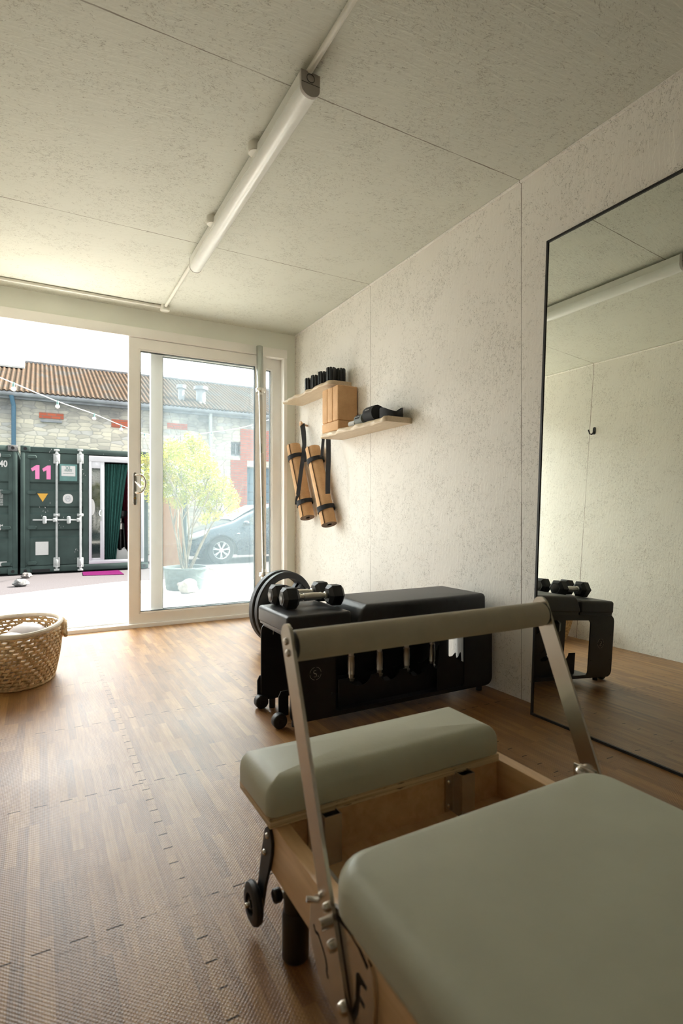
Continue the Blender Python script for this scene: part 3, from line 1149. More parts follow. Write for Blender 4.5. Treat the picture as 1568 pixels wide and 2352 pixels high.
make_band(2.902, 0.072, 1.672, 0.034, 'lgrey', 'light grey folded fabric band beside the cork blocks', 1.77)
make_band(2.812, 0.080, 1.664, 0.060, 'mgrey', 'mid grey folded fabric band with black label, between two others', 1.79, txt='THE BASE')
make_band(2.705, 0.100, 1.664, 0.094, 'dfabric', 'black folded fabric band with white lettering, tallest of the bands', 1.80, 0.012, txt='THE BASE')
lp = []
for k in range(40):
    a = 2 * PI * k / 40
    lp.append((1.745 + 0.055 * math.cos(a), 2.585 + 0.085 * math.sin(a), 1.3665 + 0.006 * math.sin(2 * a)))
cu_ = MB().tube(lp, 0.027, 10, closed=True, flat=1.0, up=(0, 0, 1))
cu_.map(lambda p: p)
lpm = MB()
vs, fs = [], []
for k, p in enumerate(lp):
    a = 2 * PI * k / 40
    for rr_ in (0.0, -0.0045):
        for zz in (1.3385, 1.3385 + 0.046 + 0.016 * math.cos(a * 2 + 0.6)):
            vs.append((1.742 + (0.058 + rr_) * math.cos(a), 2.566 + (0.082 + rr_) * math.sin(a), zz))
for k in range(40):
    A, B = k * 4, ((k + 1) % 40) * 4
    fs += [(A, B, B + 1, A + 1), (A + 2, A + 3, B + 3, B + 2), (A + 1, B + 1, B + 3, A + 3), (A, A + 2, B + 2, B)]
tag(obj('fabric_band', MB().add(vs, fs), 'dfabric', ang=50), 'black fabric band looped open at the mirror end of the lower shelf', 'exercise band', 'folded fabric bands on the lower shelf')


# ------------------------------------------------------------------ rolled cork mats on straps
def rolled_mat(top, bot, peg, label, back_x):
    top, bot, peg = Vector(top), Vector(bot), Vector(peg)
    rad = 0.058
    ax = (top - bot).normalized()
    root = thing('rolled_yoga_mat', label, 'yoga mat', tuple(bot - Vector((0, 0, 0.03))), 'rolled cork mats hanging on the right wall')
    ex = Vector((1, 0, 0))
    ey = ax.cross(ex).normalized()
    # spiral sheet
    turns = 4.2
    N = 150
    r0, r1 = 0.020, rad
    th_ = (r1 - r0) / turns * 0.93
    prof_o, prof_i = [], []
    for i in range(N + 1):
        a = 2 * PI * turns * i / N + 2.3
        r_ = r0 + (r1 - r0) * i / N
        prof_o.append((a, r_))
        prof_i.append((a, r_ - th_))
    def sheet(pa, pb):
        m = MB()
        vs, fs = [], []
        for (a, ra), (_, rb_) in zip(pa, pb):
            for q in (bot, top):
                for r_ in (ra, rb_):
                    vs.append(q + ex * r_ * math.cos(a) + ey * r_ * math.sin(a))
        for i in range(len(pa) - 1):
            A, B = i * 4, (i + 1) * 4
            fs += [(A, B, B + 2, A + 2), (A + 1, A + 3, B + 3, B + 1), (A, A + 1, B + 1, B), (A + 2, B + 2, B + 3, A + 3)]
        e = (len(pa) - 1) * 4
        fs += [(0, 2, 3, 1), (e, e + 1, e + 3, e + 2)]
        return m.add(vs, fs)
    core = [(a, r_ - 0.0016) for a, r_ in prof_o]
    obj('mat_roll', sheet(core, prof_i), 'mat_under', root, ang=50, label='dark backing layer rolled inside')
    obj('cork_face', sheet(prof_o, [(a, r_ - 0.0014) for a, r_ in prof_o]), 'cork', root, ang=50)
    # strap loops round the roll
    L = (top - bot).length
    for t in (0.20, 0.83):
        c = bot + ax * L * t
        ring = []
        for k in range(36):
            a = 2 * PI * k / 36
            ring.append(c + (ex * math.cos(a) + ey * math.sin(a)) * (rad + 0.002) + ax * 0.010 * math.sin(a + 1.0))
        vs, fs = [], []
        for k, p in enumerate(ring):
            a = 2 * PI * k / 36
            o_ = (ex * math.cos(a) + ey * math.sin(a))
            for dr in (0.0, 0.003):
                for dz in (-0.021, 0.021):
                    vs.append(p + o_ * dr + ax * dz * (1 + 0.25 * math.sin(a * 1.0)))
        for k in range(36):
            A, B = k * 4, ((k + 1) % 36) * 4
            fs += [(A, B, B + 1, A + 1), (A + 2, A + 3, B + 3, B + 2), (A + 1, B + 1, B + 3, A + 3), (A, A + 2, B + 2, B)]
        obj('strap_loop', MB().add(vs, fs), 'strap', root, ang=60)
    return root, ax, L, ex, ey, rad


def ribbon(pts, wd, thk, wdir):
    """flat strap through points, wide along wdir"""
    wdir = Vector(wdir).normalized()
    vs, fs = [], []
    P = [Vector(p) for p in pts]
    for i, p in enumerate(P):
        t = (P[min(i + 1, len(P) - 1)] - P[max(i - 1, 0)]).normalized()
        wv = (wdir - t * wdir.dot(t)).normalized()
        nn = t.cross(wv)
        for a in (-1, 1):
            for b in (-1, 1):
                vs.append(p + wv * wd / 2 * a + nn * thk / 2 * b)
    for i in range(len(P) - 1):
        A, B = i * 4, (i + 1) * 4
        fs += [(A, A + 1, B + 1, B), (A + 2, B + 2, B + 3, A + 3), (A, B, B + 2, A + 2), (A + 1, A + 3, B + 3, B + 1)]
    e = (len(P) - 1) * 4
    fs += [(0, 2, 3, 1), (e, e + 1, e + 3, e + 2)]
    return MB().add(vs, fs)


def bez(a, b, c, n=10):
    a, b, c = Vector(a), Vector(b), Vector(c)
    return [a * (1 - t) ** 2 + b * 2 * t * (1 - t) + c * t * t for t in [i / n for i in range(n + 1)]]


# left mat
root, ax, L, ex, ey, rad = rolled_mat((1.755, 3.950, 1.332), (1.755, 3.692, 0.768), (1.79, 3.84, 1.49), 'rolled cork mat on black straps, nearer the door', 1.8)
bot = Vector((1.755, 3.692, 0.768))
pk = Vector((1.785, 3.836, 1.487))
hi = bot + ax * L * 0.83 - ey * (rad * 0.98) * 1.0
side_hi = Vector((1.735, 3.82, 1.20))
lo_pt = bot + ax * L * 0.20
k1, km, k2 = onX(697, 1040, 1.700), onX(690, 1088, 1.690), onX(684, 1136, 1.694)
s1 = bez(pk + Vector((-0.01, -0.012, 0.002)), onX(701, 1005, 1.745), k1) + bez(k1, km, k2, 8)[1:]
obj('shoulder_strap', ribbon(s1, 0.032, 0.003, (0.6, -0.8, 0.0)), 'strap', root, ang=60)
s2 = bez(pk + Vector((-0.01, 0.012, 0.002)), onX(698, 1005, 1.77), onX(700, 1060, 1.715))
obj('shoulder_strap', ribbon(s2, 0.026, 0.003, (0.6, -0.8, 0)), 'strap', root, ang=60)
obj('strap_tail', ribbon(bez(k2, onX(680, 1145, 1.694), onX(680, 1158, 1.694)), 0.020, 0.003, (0.6, -0.8, 0.0)), 'strap', root, ang=60)
# right mat
root2, ax, L, ex, ey, rad = rolled_mat((1.755, 3.602, 1.277), (1.755, 3.342, 0.724), None or (1.79, 3.44, 1.47), 'rolled cork mat on black straps, under the cork blocks', 1.8)
pk2 = Vector((1.785, 3.425, 1.452))
q1 = onX(739, 1046, 1.712)
s1 = bez(pk2 + Vector((-0.01, 0.012, 0)), onX(742, 1000, 1.75), q1, 10)
obj('shoulder_strap', ribbon(s1, 0.022, 0.003, (0.6, -0.8, 0)), 'strap', root2, ang=60)
q2, q3 = onX(754, 1060, 1.712), onX(752.5, 1133, 1.700)
s2 = bez(pk2 + Vector((-0.01, -0.012, 0)), onX(755, 1005, 1.74), q2, 8) + bez(q2, onX(752, 1100, 1.700), q3, 8)[1:]
obj('shoulder_strap', ribbon(s2, 0.034, 0.003, (0.6, -0.8, 0)), 'strap', root2, ang=60)


def peg(p, label):
    m = MB().cyl((XR, p[1], p[2] - 0.012), (p[0] - 0.012, p[1], p[2] - 0.004), 0.008, 16)
    m.lathe([(0.006, -0.03), (0.018, -0.028), (0.020, -0.018), (0.012, -0.010), (0.008, 0.0)], (p[0], p[1], p[2]), 'x', 24)
    tag(obj('wall_peg', m, 'peg'), label, 'peg', 'wooden pegs on the right wall')


peg((1.785, 3.836, 1.492), 'round wooden wall peg nearer the door, its strap in view')
peg((1.785, 3.425, 1.455), 'round wooden wall peg behind the lower shelf end')

# ------------------------------------------------------------------ storage bench
BX0, BX1, BY0, BY1 = 0.80, 1.792, 1.83, 2.135
bn = thing('training_bench', 'black padded weight bench with storage below, along the right wall', 'bench', ((BX0 + BX1) / 2, (BY0 + BY1) / 2, 0))
def rrect(x0, x1, z0, z1, r, n=8):
    pts = []
    for cx_, cz_, a0 in ((x1 - r, z1 - r, 0), (x0 + r, z1 - r, 90), (x0 + r, z0 + r, 180), (x1 - r, z0 + r, 270)):
        for k in range(n + 1):
            a = R(a0 + 90 * k / n)
            pts.append((cx_ + r * math.cos(a), cz_ + r * math.sin(a)))
    return pts
outer = rrect(BX0, BX1, 0.032, 0.352, 0.035)
inner = rrect(0.988, 1.628, 0.048, 0.325, 0.02)
obj('side_panel', MB().prism(outer, 'y', BY0, BY0 + 0.006, holes=[inner[::-1]]), 'black_metal', bn, label='black side panel facing the room')
obj('side_panel', MB().prism(outer, 'y', BY1 - 0.006, BY1), 'black_metal', bn)
obj('top_plate', MB().bbox(BX0 + 0.01, BX1 - 0.005, BY0 + 0.006, BY1 - 0.006, 0.338, 0.352, 0.002), 'black_metal', bn)
obj('floor_plate', MB().box(0.95, 1.60, BY0 + 0.006, BY1 - 0.006, 0.036, 0.044), 'black_metal', bn)
# scalloped dumbbell cradle
def scallop(y):
    pts = [(1.03, 0.044), (1.03, 0.15)]
    for cxs in (1.128, 1.267, 1.408, 1.548):
        for k in range(9):
            a = PI - PI * k / 8
            pts.append((cxs + 0.052 * math.cos(a), 0.15 - 0.038 * math.sin(a)))
    pts += [(1.604, 0.155), (1.612, 0.172)]
    for k in range(7):
        a = PI * k / 6
        pts.append((1.630 - 0.016 * math.cos(a), 0.172 - 0.014 * math.sin(a)))
    pts += [(1.652, 0.180), (1.655, 0.15), (1.655, 0.044)]
    return MB().prism(pts, 'y', y, y + 0.005)
obj('dumbbell_cradle', scallop(BY0 + 0.05), 'black_metal', bn)
obj('dumbbell_cradle', scallop(BY0 + 0.20), 'black_metal', bn)
obj('cradle_end_plate', MB().prism([(1.485, 0.044), (1.485, 0.135), (1.510, 0.30), (1.536, 0.27), (1.536, 0.205), (1.541, 0.192), (1.552, 0.184), (1.568, 0.184), (1.585, 0.197), (1.592, 0.158), (1.600, 0.166), (1.632, 0.150), (1.640, 0.044)], 'y', BY0 + 0.0065, BY0 + 0.0105), 'black_metal', bn)
# hanging gusset seen through the right opening
gs = [(1.30, 0.338), (1.592, 0.338), (1.600, 0.30)]
for k in range(7):
    a = PI / 2 * k / 6
    gs.append((1.60 - 0.07 * math.sin(a), 0.30 - 0.02 * (1 - math.cos(a)) - 0.045 * (k / 6)))
gs += [(1.52, 0.20), (1.30, 0.20)]
obj('support_gusset', MB().prism(gs, 'y', BY1 - 0.06, BY1 - 0.052), 'black_metal', bn)
obj('back_guard', MB().box(1.0, 1.60, BY1 - 0.05, BY1 - 0.045, 0.05, 0.338), 'black_metal', bn)
# cushions
sm = obj('short_cushion', MB().slab(0.792, 1.066, 1.838, 2.150, 0.362, 0.425, 0.016, 0.014, 0.008, 0.003), 'black_vinyl', bn)
lc = MB().slab(1.078, 1.752, 1.822, 2.130, 0.366, 0.446, 0.018, 0.020, 0.010, 0.003)
def wedge(p):
    if p.z > 0.40 and p.x < 1.20:
        k = (p.z - 0.40) / 0.046
        p.x += 0.045 * k * max(0, (1.20 - p.x) / 0.12)
    return p
lc.map(wedge)
lg = obj('long_cushion', lc, 'black_vinyl', bn)
obj('cushion_board', MB().box(0.80, 1.058, 1.845, 2.143, 0.352, 0.363), 'black_plastic', bn)
obj('cushion_board', MB().box(1.09, 1.745, 1.83, 2.123, 0.352, 0.367), 'black_plastic', bn)
pieces('loose_thread', MB().tube(bez(onX(608, 1412, 0.80), onX(630, 1425, 0.80), onX(627, 1456, 0.81), 10), 0.0009, 6).tube(bez(onX(646, 1456, 0.80), onX(645, 1420, 0.80), onX(672, 1442, 0.80), 10), 0.0009, 6), 'white_pl', sm)
# logo: ring and S.
lx, ly, lz = 0.902, BY0 - 0.0006, 0.206
ringm = MB()
for (a0, a1) in ((8, 82), (98, 172), (188, 262), (278, 352)):
    ps = [(lx + 0.0235 * math.cos(R(a)), ly, lz + 0.0235 * math.sin(R(a))) for a in range(a0, a1 + 1, 6)]
    ringm.tube(ps, 0.0007, 6)
lgp = obj('logo', ringm, 'lampcap', bn)
def stroke_S(cx_, cz_, hgt):
    pts = []
    for k in range(0, 15):
        a = R(40 + k * 230 / 14)
        pts.append((cx_ + hgt * 0.23 * math.cos(a), cz_ + hgt * 0.25 + hgt * 0.25 * math.sin(a)))
    for k in range(1, 15):
        a = R(90 - k * 230 / 14)
        pts.append((cx_ + hgt * 0.25 * math.cos(a), cz_ - hgt * 0.25 + hgt * 0.25 * math.sin(a)))
    return pts
sp2 = stroke_S(lx - 0.002, lz, 0.025)
sm_ = MB().tube([(x, ly, z) for x, z in sp2], [0.0007 + 0.0010 * math.sin(PI * i / (len(sp2) - 1)) ** 2 for i in range(len(sp2))], 6)
sm_.cyl((lx + 0.011, ly + 0.0004, lz - 0.011), (lx + 0.011, ly - 0.0006, lz - 0.011), 0.0017, 10)
obj('logo_letter', sm_, 'lampcap', lgp)
# bolts on panel
bm_ = MB()
for x, z in ((0.82, 0.25), (0.97, 0.25), (0.82, 0.12), (0.97, 0.12)):
    bm_.lathe([(0.004, 0), (0.0035, -0.003), (0.0015, -0.003)], (x, BY0, z), 'y', 12)
pieces('panel_bolt', bm_, 'black_plastic', bn)
# wheels with brackets at the door end
for y in (1.905, 2.135):
    br = obj('wheel_bracket', MB().prism([(0.79, 0.05), (0.79, 0.11), (0.80, 0.13), (0.83, 0.13), (0.83, 0.036), (0.80, 0.036)], 'y', y + 0.012, y + 0.017), 'black_metal', bn)
    wx = 0.785 if y < 2 else 0.800
    wh = MB().rcyl((wx, y - 0.022, 0.0285), (wx, y + 0.012, 0.0285), 0.028, 0.006)
    wo = obj('wheel', wh, 'black_rubber', bn)
    obj('wheel_hub', MB().cyl((wx, y - 0.024, 0.0285), (wx, y - 0.020, 0.0285), 0.010, 16), 'black_plastic', wo)
ft = MB()
for y in (1.87, 2.10):
    ft.cyl((1.75, y, 0), (1.75, y, 0.034), 0.014, 16)
    ft.cyl((0.845, y + 0.02, 0), (0.845, y + 0.02, 0.038), 0.013, 16)
pieces('rubber_foot', ft, 'black_rubber', bn)


# dumbbells
def hex_head(x0, x1, r, ch):
    """hexagonal head along x with chamfered ends"""
    m = MB()
    prof = [(r * 0.66, x0), (r, x0 + ch), (r, x1 - ch), (r * 0.66, x1)]
    vs = []
    for rr_, x in prof:
        for k in range(6):
            a = PI / 6 + PI / 3 * k
            a = PI / 3 * k
            vs.append((x, rr_ * math.cos(a), rr_ * math.sin(a)))
    fs = []
    for i in range(3):
        for k in range(6):
            l = (k + 1) % 6
            fs.append((i * 6 + k, i * 6 + l, (i + 1) * 6 + l, (i + 1) * 6 + k))
    fs += [tuple(range(5, -1, -1)), tuple(18 + k for k in range(6))]
    return m.add(vs, fs)


def make_dumbbell(label, r, hl, half, group):
    """origin at the centre of the handle, axis x"""
    t_ = thing('dumbbell', label, 'dumbbell', (0, 0, 0), group)
    g = half - hl
    prof = [(0.0125, -g - 0.004), (0.0125, -g + 0.004), (0.0155, -g + 0.005), (0.0155, -g + 0.010), (0.0115, -g + 0.012), (0.0115, -g * 0.62), (0.0142, -g * 0.60), (0.0142, -g * 0.50),
            (0.0135, -g * 0.48), (0.0150, -g * 0.1), (0.0150, g * 0.1), (0.0135, g * 0.48), (0.0142, g * 0.50), (0.0142, g * 0.60), (0.0115, g * 0.62), (0.0115, g - 0.012), (0.0155, g - 0.010), (0.0155, g - 0.005), (0.0125, g - 0.004), (0.0125, g + 0.004)]
    obj('handle', MB().lathe(prof, (0, 0, 0), 'x', 24), 'handle_steel', t_)
    for sgn in (-1, 1):
        h = hex_head(g, half, r, 0.014) if sgn > 0 else hex_head(-half, -g, r, 0.014)
        hd = obj('weight_head', h, 'black_rubber', t_, ang=20)
        xx = sgn * half
        obj('face_disc', MB().lathe([(r * 0.50, 0), (r * 0.46, sgn * 0.0012), (0.002, sgn * 0.0012)], (xx, 0, 0), 'x', 24), 'black_plastic', hd)
    return t_


d1 = make_dumbbell('black hexagonal dumbbell with chrome handle on the short cushion, nearer one', 0.0465, 0.068, 0.132, 'dumbbells lying on the bench')
d1.location = (0.964, 1.985, 0.4295 + 0.0465 * 0.866)
d1.rotation_euler = (0, 0, R(-3))
d1['group'] = 'dumbbells lying on the bench'
d2 = copy_tree(d1, (0.958, 2.095, 0.4295 + 0.0465 * 0.866), (0, 0, R(0.5)), 'black hexagonal dumbbell with chrome handle on the short cushion, behind the nearer one')
labs = ['black dumbbell with chrome handle stored upright under the bench, next to the logo panel', 'second upright dumbbell from the logo panel, stored under the bench', 'third upright dumbbell from the logo panel, stored under the bench', 'upright dumbbell under the bench nearest the mirror']
for k, x in enumerate((1.128, 1.267, 1.408, 1.548)):
    copy_tree(d1, (x, 1.955, 0.0445 + 0.132), (0, R(90), R(0)), labs[k])['group'] = 'dumbbells stored upright under the bench'

# ------------------------------------------------------------------ weight plates behind the bench
def plate_mb(r, t, grips=True):
    m = MB()
    # outer ring
    m.lathe([(r * 0.82, -t / 2), (r - 0.006, -t / 2), (r, -t / 2 + 0.006), (r, t / 2 - 0.006), (r - 0.006, t / 2), (r * 0.82, t / 2), (r * 0.82, -t / 2)], (0, 0, 0), 'y', 64, cap=False)
    # inner disc
    m.lathe([(0.0265, -t * 0.4), (0.045, -t * 0.45), (0.048, -t * 0.3), (r * 0.60, -t * 0.3), (r * 0.60, t * 0.3), (0.048, t * 0.3), (0.045, t * 0.45), (0.0265, t * 0.4), (0.0265, -t * 0.4)], (0, 0, 0), 'y', 48, cap=False)
    for k in range(3):
        a0 = R(90 + 60 + 120 * k)
        n = 6
        vs, fs = [], []
        for i in range(n + 1):
            a = a0 - 0.30 + 0.60 * i / n
            for rr_ in (r * 0.59, r * 0.83):
                for y in (-t * 0.35, t * 0.35):
                    vs.append((rr_ * math.cos(a), y, rr_ * math.sin(a)))
        for i in range(n):
            A, B = i * 4, (i + 1) * 4
            fs += [(A, B, B + 2, A + 2), (A + 1, A + 3, B + 3, B + 1), (A, A + 1, B + 1, B), (A + 2, B + 2, B + 3, A + 3)]
        e = n * 4
        fs += [(0, 2, 3, 1), (e, e + 1, e + 3, e + 2)]
        m.add(vs, fs)
    return m


def plate(x, y, r, t, rz, label, z0=0.0):
    o = thing('weight_plate', label, 'weight plate', (0, 0, 0), 'weight plates standing behind the bench')
    obj('plate_body', plate_mb(r, t), 'black_rubber', o, ang=25)
    obj('steel_bore', MB().lathe([(0.0255, -t * 0.42), (0.0268, -t * 0.42), (0.0268, t * 0.42), (0.0255, t * 0.42), (0.0255, -t * 0.42)], (0, 0, 0), 'y', 32, cap=False), 'alu', o)
    o.location = (x, y, z0 + r)
    o.rotation_euler = (0, 0, rz)
    return o


PZ = R(16)
pn = Vector((math.sin(PZ), -math.cos(PZ), 0))
pc = Vector((1.305, 3.14, 0))
plate(pc.x, pc.y, 0.225, 0.042, PZ, 'largest black weight plate, farthest back behind the bench')
q = pc + pn * 0.048
plate(q.x, q.y, 0.222, 0.036, PZ, 'second large black weight plate, in front of the farthest one')
q = pc + pn * 0.115
plate(q.x + 0.02, q.y, 0.175, 0.035, PZ, 'medium black weight plate in front of the two large ones', 0.0)
q = pc + pn * 0.175
plate(q.x + 0.045, q.y, 0.135, 0.028, PZ, 'smallest black weight plate, foremost of the four', 0.0)
# ------------------------------------------------------------------ barbell leaning in the door corner
bt = Vector((1.488, 3.998, 2.090))
bb = Vector((1.418, 3.695, 0.004))
bdir = (bb - bt).normalized()
Lb = (bb - bt).length
bar = thing('barbell', 'long steel barbell standing upright against the sliding door frame', 'barbell', tuple(bb))
def along(d):
    return tuple(bt + bdir * d)
slv = 0.342
obj('sleeve', MB().rcyl(along(0), along(slv), 0.0255, 0.003), 'barsteel', bar)
obj('sleeve', MB().rcyl(along(Lb - slv), along(Lb), 0.0255, 0.003), 'barsteel', bar)
obj('collar', MB().rcyl(along(slv), along(slv + 0.028), 0.037, 0.004), 'chrome', bar)
obj('collar', MB().rcyl(along(Lb - slv - 0.028), along(Lb - slv), 0.037, 0.004), 'chrome', bar)
obj('shaft', MB().cyl(along(slv + 0.028), along(Lb - slv - 0.028), 0.014, 20), 'barsteel', bar)
kr = MB()
for d0, d1_ in ((slv + 0.05, 0.78), (0.85, 1.18), (1.36, Lb - slv - 0.15)):
    kr.cyl(along(d0), along(d1_), 0.0146, 20)
pieces('knurled_grip', kr, 'alu', bar)
pieces('sleeve_neck', MB().cyl(along(slv + 0.028), along(slv + 0.052), 0.018, 20).cyl(along(Lb - slv - 0.052), along(Lb - slv - 0.028), 0.018, 20), 'chrome', bar)

# ------------------------------------------------------------------ basket with balls
BCX, BCY, BRX, BRY, BHT = -0.095, 3.10, 0.185, 0.285, 0.262
bk = thing('woven_basket', 'golden woven palm leaf basket on the floor by the open door', 'basket', (BCX, BCY, 0))
def ell(t):
    """scale of the wall at height fraction t"""
    return 0.86 + 0.16 * math.sin(min(1, t) * PI * 0.55)
wv = MB()
rows = 14
for k in range(rows):
    t = (k + 0.5) / rows
    z = 0.010 + t * (BHT - 0.022)
    s_ = ell(t)
    N = 150
    pts, rs = [], []
    for i in range(N):
        a = 2 * PI * i / N
        ph = i * PI * 2 * 24 / N + k * 1.9
        pts.append((BCX + BRX * s_ * math.cos(a), BCY + BRY * s_ * math.sin(a), z + 0.0018 * math.sin(ph)))
        rs.append(0.0054 + 0.0026 * abs(math.sin(ph / 2)))
    wv.tube(pts, rs, 7, closed=True)
    # second strand so the row reads as a braid
for k in range(rows - 1):
    t0, t1 = (k + 0.5) / rows, (k + 1.5) / rows
    z0, z1 = 0.010 + t0 * (BHT - 0.022), 0.010 + t1 * (BHT - 0.022)
    NS = 40
    for i in range(NS):
        a = 2 * PI * (i + 0.5 * (k % 2)) / NS
        a2 = a + 0.035
        p0 = (BCX + (BRX * ell(t0) + 0.004) * math.cos(a), BCY + (BRY * ell(t0) + 0.004) * math.sin(a), z0)
        p1 = (BCX + (BRX * ell(t1) + 0.004) * math.cos(a2), BCY + (BRY * ell(t1) + 0.004) * math.sin(a2), z1)
        wv.tube([p0, p1], 0.0045, 6)
obj('woven_wall', wv, 'seagrass', bk, ang=60)
bs_ = MB()
for k in range(9):
    f2 = (k + 0.5) / 9 * 0.90
    bs_.tube([(BCX + BRX * f2 * math.cos(a), BCY + BRY * f2 * math.sin(a), 0.009) for a in [2 * PI * i / 60 for i in range(60)]], 0.0105, 6, closed=True)
obj('woven_base', bs_, 'seagrass', bk, ang=60)
rim = [(BCX + BRX * 1.015 * math.cos(a), BCY + BRY * 1.015 * math.sin(a), BHT + 0.006 * math.cos(2 * a)) for a in [2 * PI * i / 90 for i in range(90)]]
obj('rim', MB().tube(rim, 0.0115, 10, closed=True), 'rimcloth', bk, label='smooth pale rim')
# handle loops on both sides
for sgn in (1, -1):
    for off in (0.0, 0.020):
        hpts = []
        for i in range(13):
            u_ = i / 12
            yy = BCY + (u_ - 0.5) * 0.17 * (1 - off * 6)
            k2 = math.sin(PI * u_)
            xx = BCX + sgn * (BRX * 1.02 + 0.010 + off * 0.5)
            hpts.append((xx, yy, BHT - 0.055 + 0.062 * k2 + (0.0 if off == 0 else -0.012)))
        twist = [0.0085 + 0.002 * math.sin(i * 2.2) for i in range(13)]
        obj('rope_handle', MB().tube(hpts, twist, 8), 'seagrass', bk, ang=60)
bl = obj('exercise_ball', MB().ico((0, 0, 0), 0.113, 4), 'ball')
bl.location = (-0.055, 3.200, 0.0205)
tag(bl, 'pale lilac exercise ball in the basket, nearer the handle', 'ball', 'balls in the basket')
copy_tree(bl, (-0.125, 2.972, 0.0205), label='pale lilac exercise ball in the basket, at the left edge of the photo')

# ------------------------------------------------------------------ reformer
RX0, RX1 = 0.380, 0.978
RT, RBm = 0.226, 0.1355
rf = thing('pilates_reformer', 'wooden pilates reformer with cream padded carriage and footbar, in the foreground', 'pilates reformer', (0.68, -0.1, 0))
YE = 0.982
obj('side_rail', MB().bbox(RX0, RX0 + 0.031, -1.15, YE, RBm, RT, 0.003), 'birch', rf)
obj('side_rail', MB().bbox(RX1 - 0.031, RX1, -1.15, YE, RBm, RT, 0.003), 'birch', rf)
obj('end_board', MB().box(RX0 + 0.031, RX1 - 0.031, YE - 0.03, YE - 0.002, RBm - 0.02, RT - 0.002), 'birch', rf)
obj('end_board', MB().box(RX0 + 0.031, RX1 - 0.031, -1.148, -1.12, RBm, RT - 0.002), 'birch', rf)
obj('cross_board', MB().bbox(RX0 + 0.031, RX1 - 0.031, 0.70, 0.862, RBm + 0.0, RBm + 0.018, 0.002), 'birch', rf)
obj('well_floor', MB().box(RX0 + 0.031, RX1 - 0.031, 0.862, YE - 0.03, RBm - 0.01, RBm + 0.004), 'birch', rf)
# grey inner running tracks
obj('running_track', MB().bbox(RX0 + 0.031, RX0 + 0.052, -1.10, 0.84, 0.180, 0.205, 0.002), 'alu', rf)
obj('running_track', MB().bbox(RX1 - 0.052, RX1 - 0.031, -1.10, 0.84, 0.180, 0.205, 0.002), 'alu', rf)
# square aluminium sockets
for cx_ in (0.489, 0.826):
    s0 = 0.0185
    m = MB()
    y0_, y1_ = 0.915, 0.950
    t = 0.0025
    m.box(cx_ - s0, cx_ + s0, y0_, y0_ + t, RBm, RT + 0.006).box(cx_ - s0, cx_ + s0, y1_ - t, y1_, RBm, RT + 0.006)
    m.box(cx_ - s0, cx_ - s0 + t, y0_ + t, y1_ - t, RBm, RT + 0.006).box(cx_ + s0 - t, cx_ + s0, y0_ + t, y1_ - t, RBm, RT + 0.006)
    so = obj('post_socket', m, 'alu', rf)
    m = MB().box(cx_ - s0 - 0.020, cx_ - s0, y1_ - 0.004, y1_, RBm + 0.008, RT - 0.003)
    fl_ = obj('mounting_flange', m, 'steel', so)
    m = MB()
    for z in (RBm + 0.02, RT - 0.018):
        m.lathe([(0.0045, 0), (0.0045, -0.0015), (0.002, -0.003)], (cx_ - s0 - 0.010, y1_ - 0.004, z), 'y', 12)
    pieces('mounting_screw', m, 'steel', so)
# foot platform cushion
px0, px1, py0, py1 = 0.366, 0.945, 0.936, 1.118
obj('platform_board', MB().bbox(px0 + 0.004, px1 - 0.003, py0 + 0.003, py1 - 0.004, RT, RT + 0.018, 0.002), 'ply', rf, label='plywood base with layered edge')
obj('platform_cushion', MB().slab(px0, px1, py0, py1, RT + 0.018, 0.310, 0.022, 0.034, 0.006, 0.006), 'sage', rf)
# carriage
cx0, cx1, cy0, cy1 = 0.357, 0.950, -0.35, 0.700
cb_ = MB().slab(cx0 + 0.014, cx1 - 0.014, cy0, cy1 - 0.014, 0.232, 0.250, 0.060, 0.002, 0.002)
obj('carriage_board', cb_, 'ply', rf, label='plywood base with layered edge')
obj('carriage_cushion', MB().slab(cx0, cx1, cy0, cy1, 0.250, 0.318, 0.062, 0.030, 0.012, 0.008, 8, 12), 'sage', rf)
cw = MB()
for x in (RX0 + 0.043, RX1 - 0.043):
    for y in (-0.25, 0.15, 0.55):
        cw.cyl((x - 0.008, y, 0.218), (x + 0.008, y, 0.218), 0.0125, 20)
pieces('carriage_wheel', cw, 'black_plastic', rf)
for x in (0.50, 0.80):
    sr2 = MB().slab(x - 0.045, x + 0.045, -0.33, -0.22, 0.32, 0.46, 0.03, 0.02, 0.005)
    obj('shoulder_rest', sr2, 'sage', rf)
obj('headrest', MB().slab(0.53, 0.78, -0.72, -0.37, 0.27, 0.32, 0.03, 0.02, 0.008), 'sage', rf)
# footbar
FY, FZ = 0.850, 0.5825
PY, PZ_ = 0.663, 0.118
def arm(x0, x1, yb, zb):
    a = Vector((FY, FZ)); b = Vector((yb, zb))
    d = (b - a).normalized(); nrm = Vector((-d.y, d.x))
    hw_ = 0.0205
    pts = []
    for k in range(9):
        t = PI * k / 8
        pts.append(a - d * 0.018 + nrm * hw_ * math.cos(t) - d * hw_ * math.sin(t))
    for k in range(9):
        t = PI * k / 8
        pts.append(b + d * 0.012 - nrm * hw_ * math.cos(t) + d * hw_ * math.sin(t))
    return MB().prism([(p.x, p.y) for p in pts], 'x', x0, x1)
fb_l = obj('footbar_arm', arm(0.366, 0.372, PY, PZ_), 'steel', rf)
fb_r = obj('footbar_arm', arm(0.984, 0.990, PY, PZ_), 'steel', rf)
for pr_, xs in ((fb_l, 0.366), (fb_r, 0.984)):
    b_ = MB()
    for (y, z) in ((FY + 0.004, FZ + 0.008), (FY - 0.004, FZ - 0.010)):
        b_.lathe([(0.0065, 0), (0.0065, -0.001), (0.005, -0.0035), (0.002, -0.0045)], (xs, y, z), 'x', 16)
    pieces('bolt_head', b_, 'steel', pr_)
pad = MB()
pp, pr2 = [], []
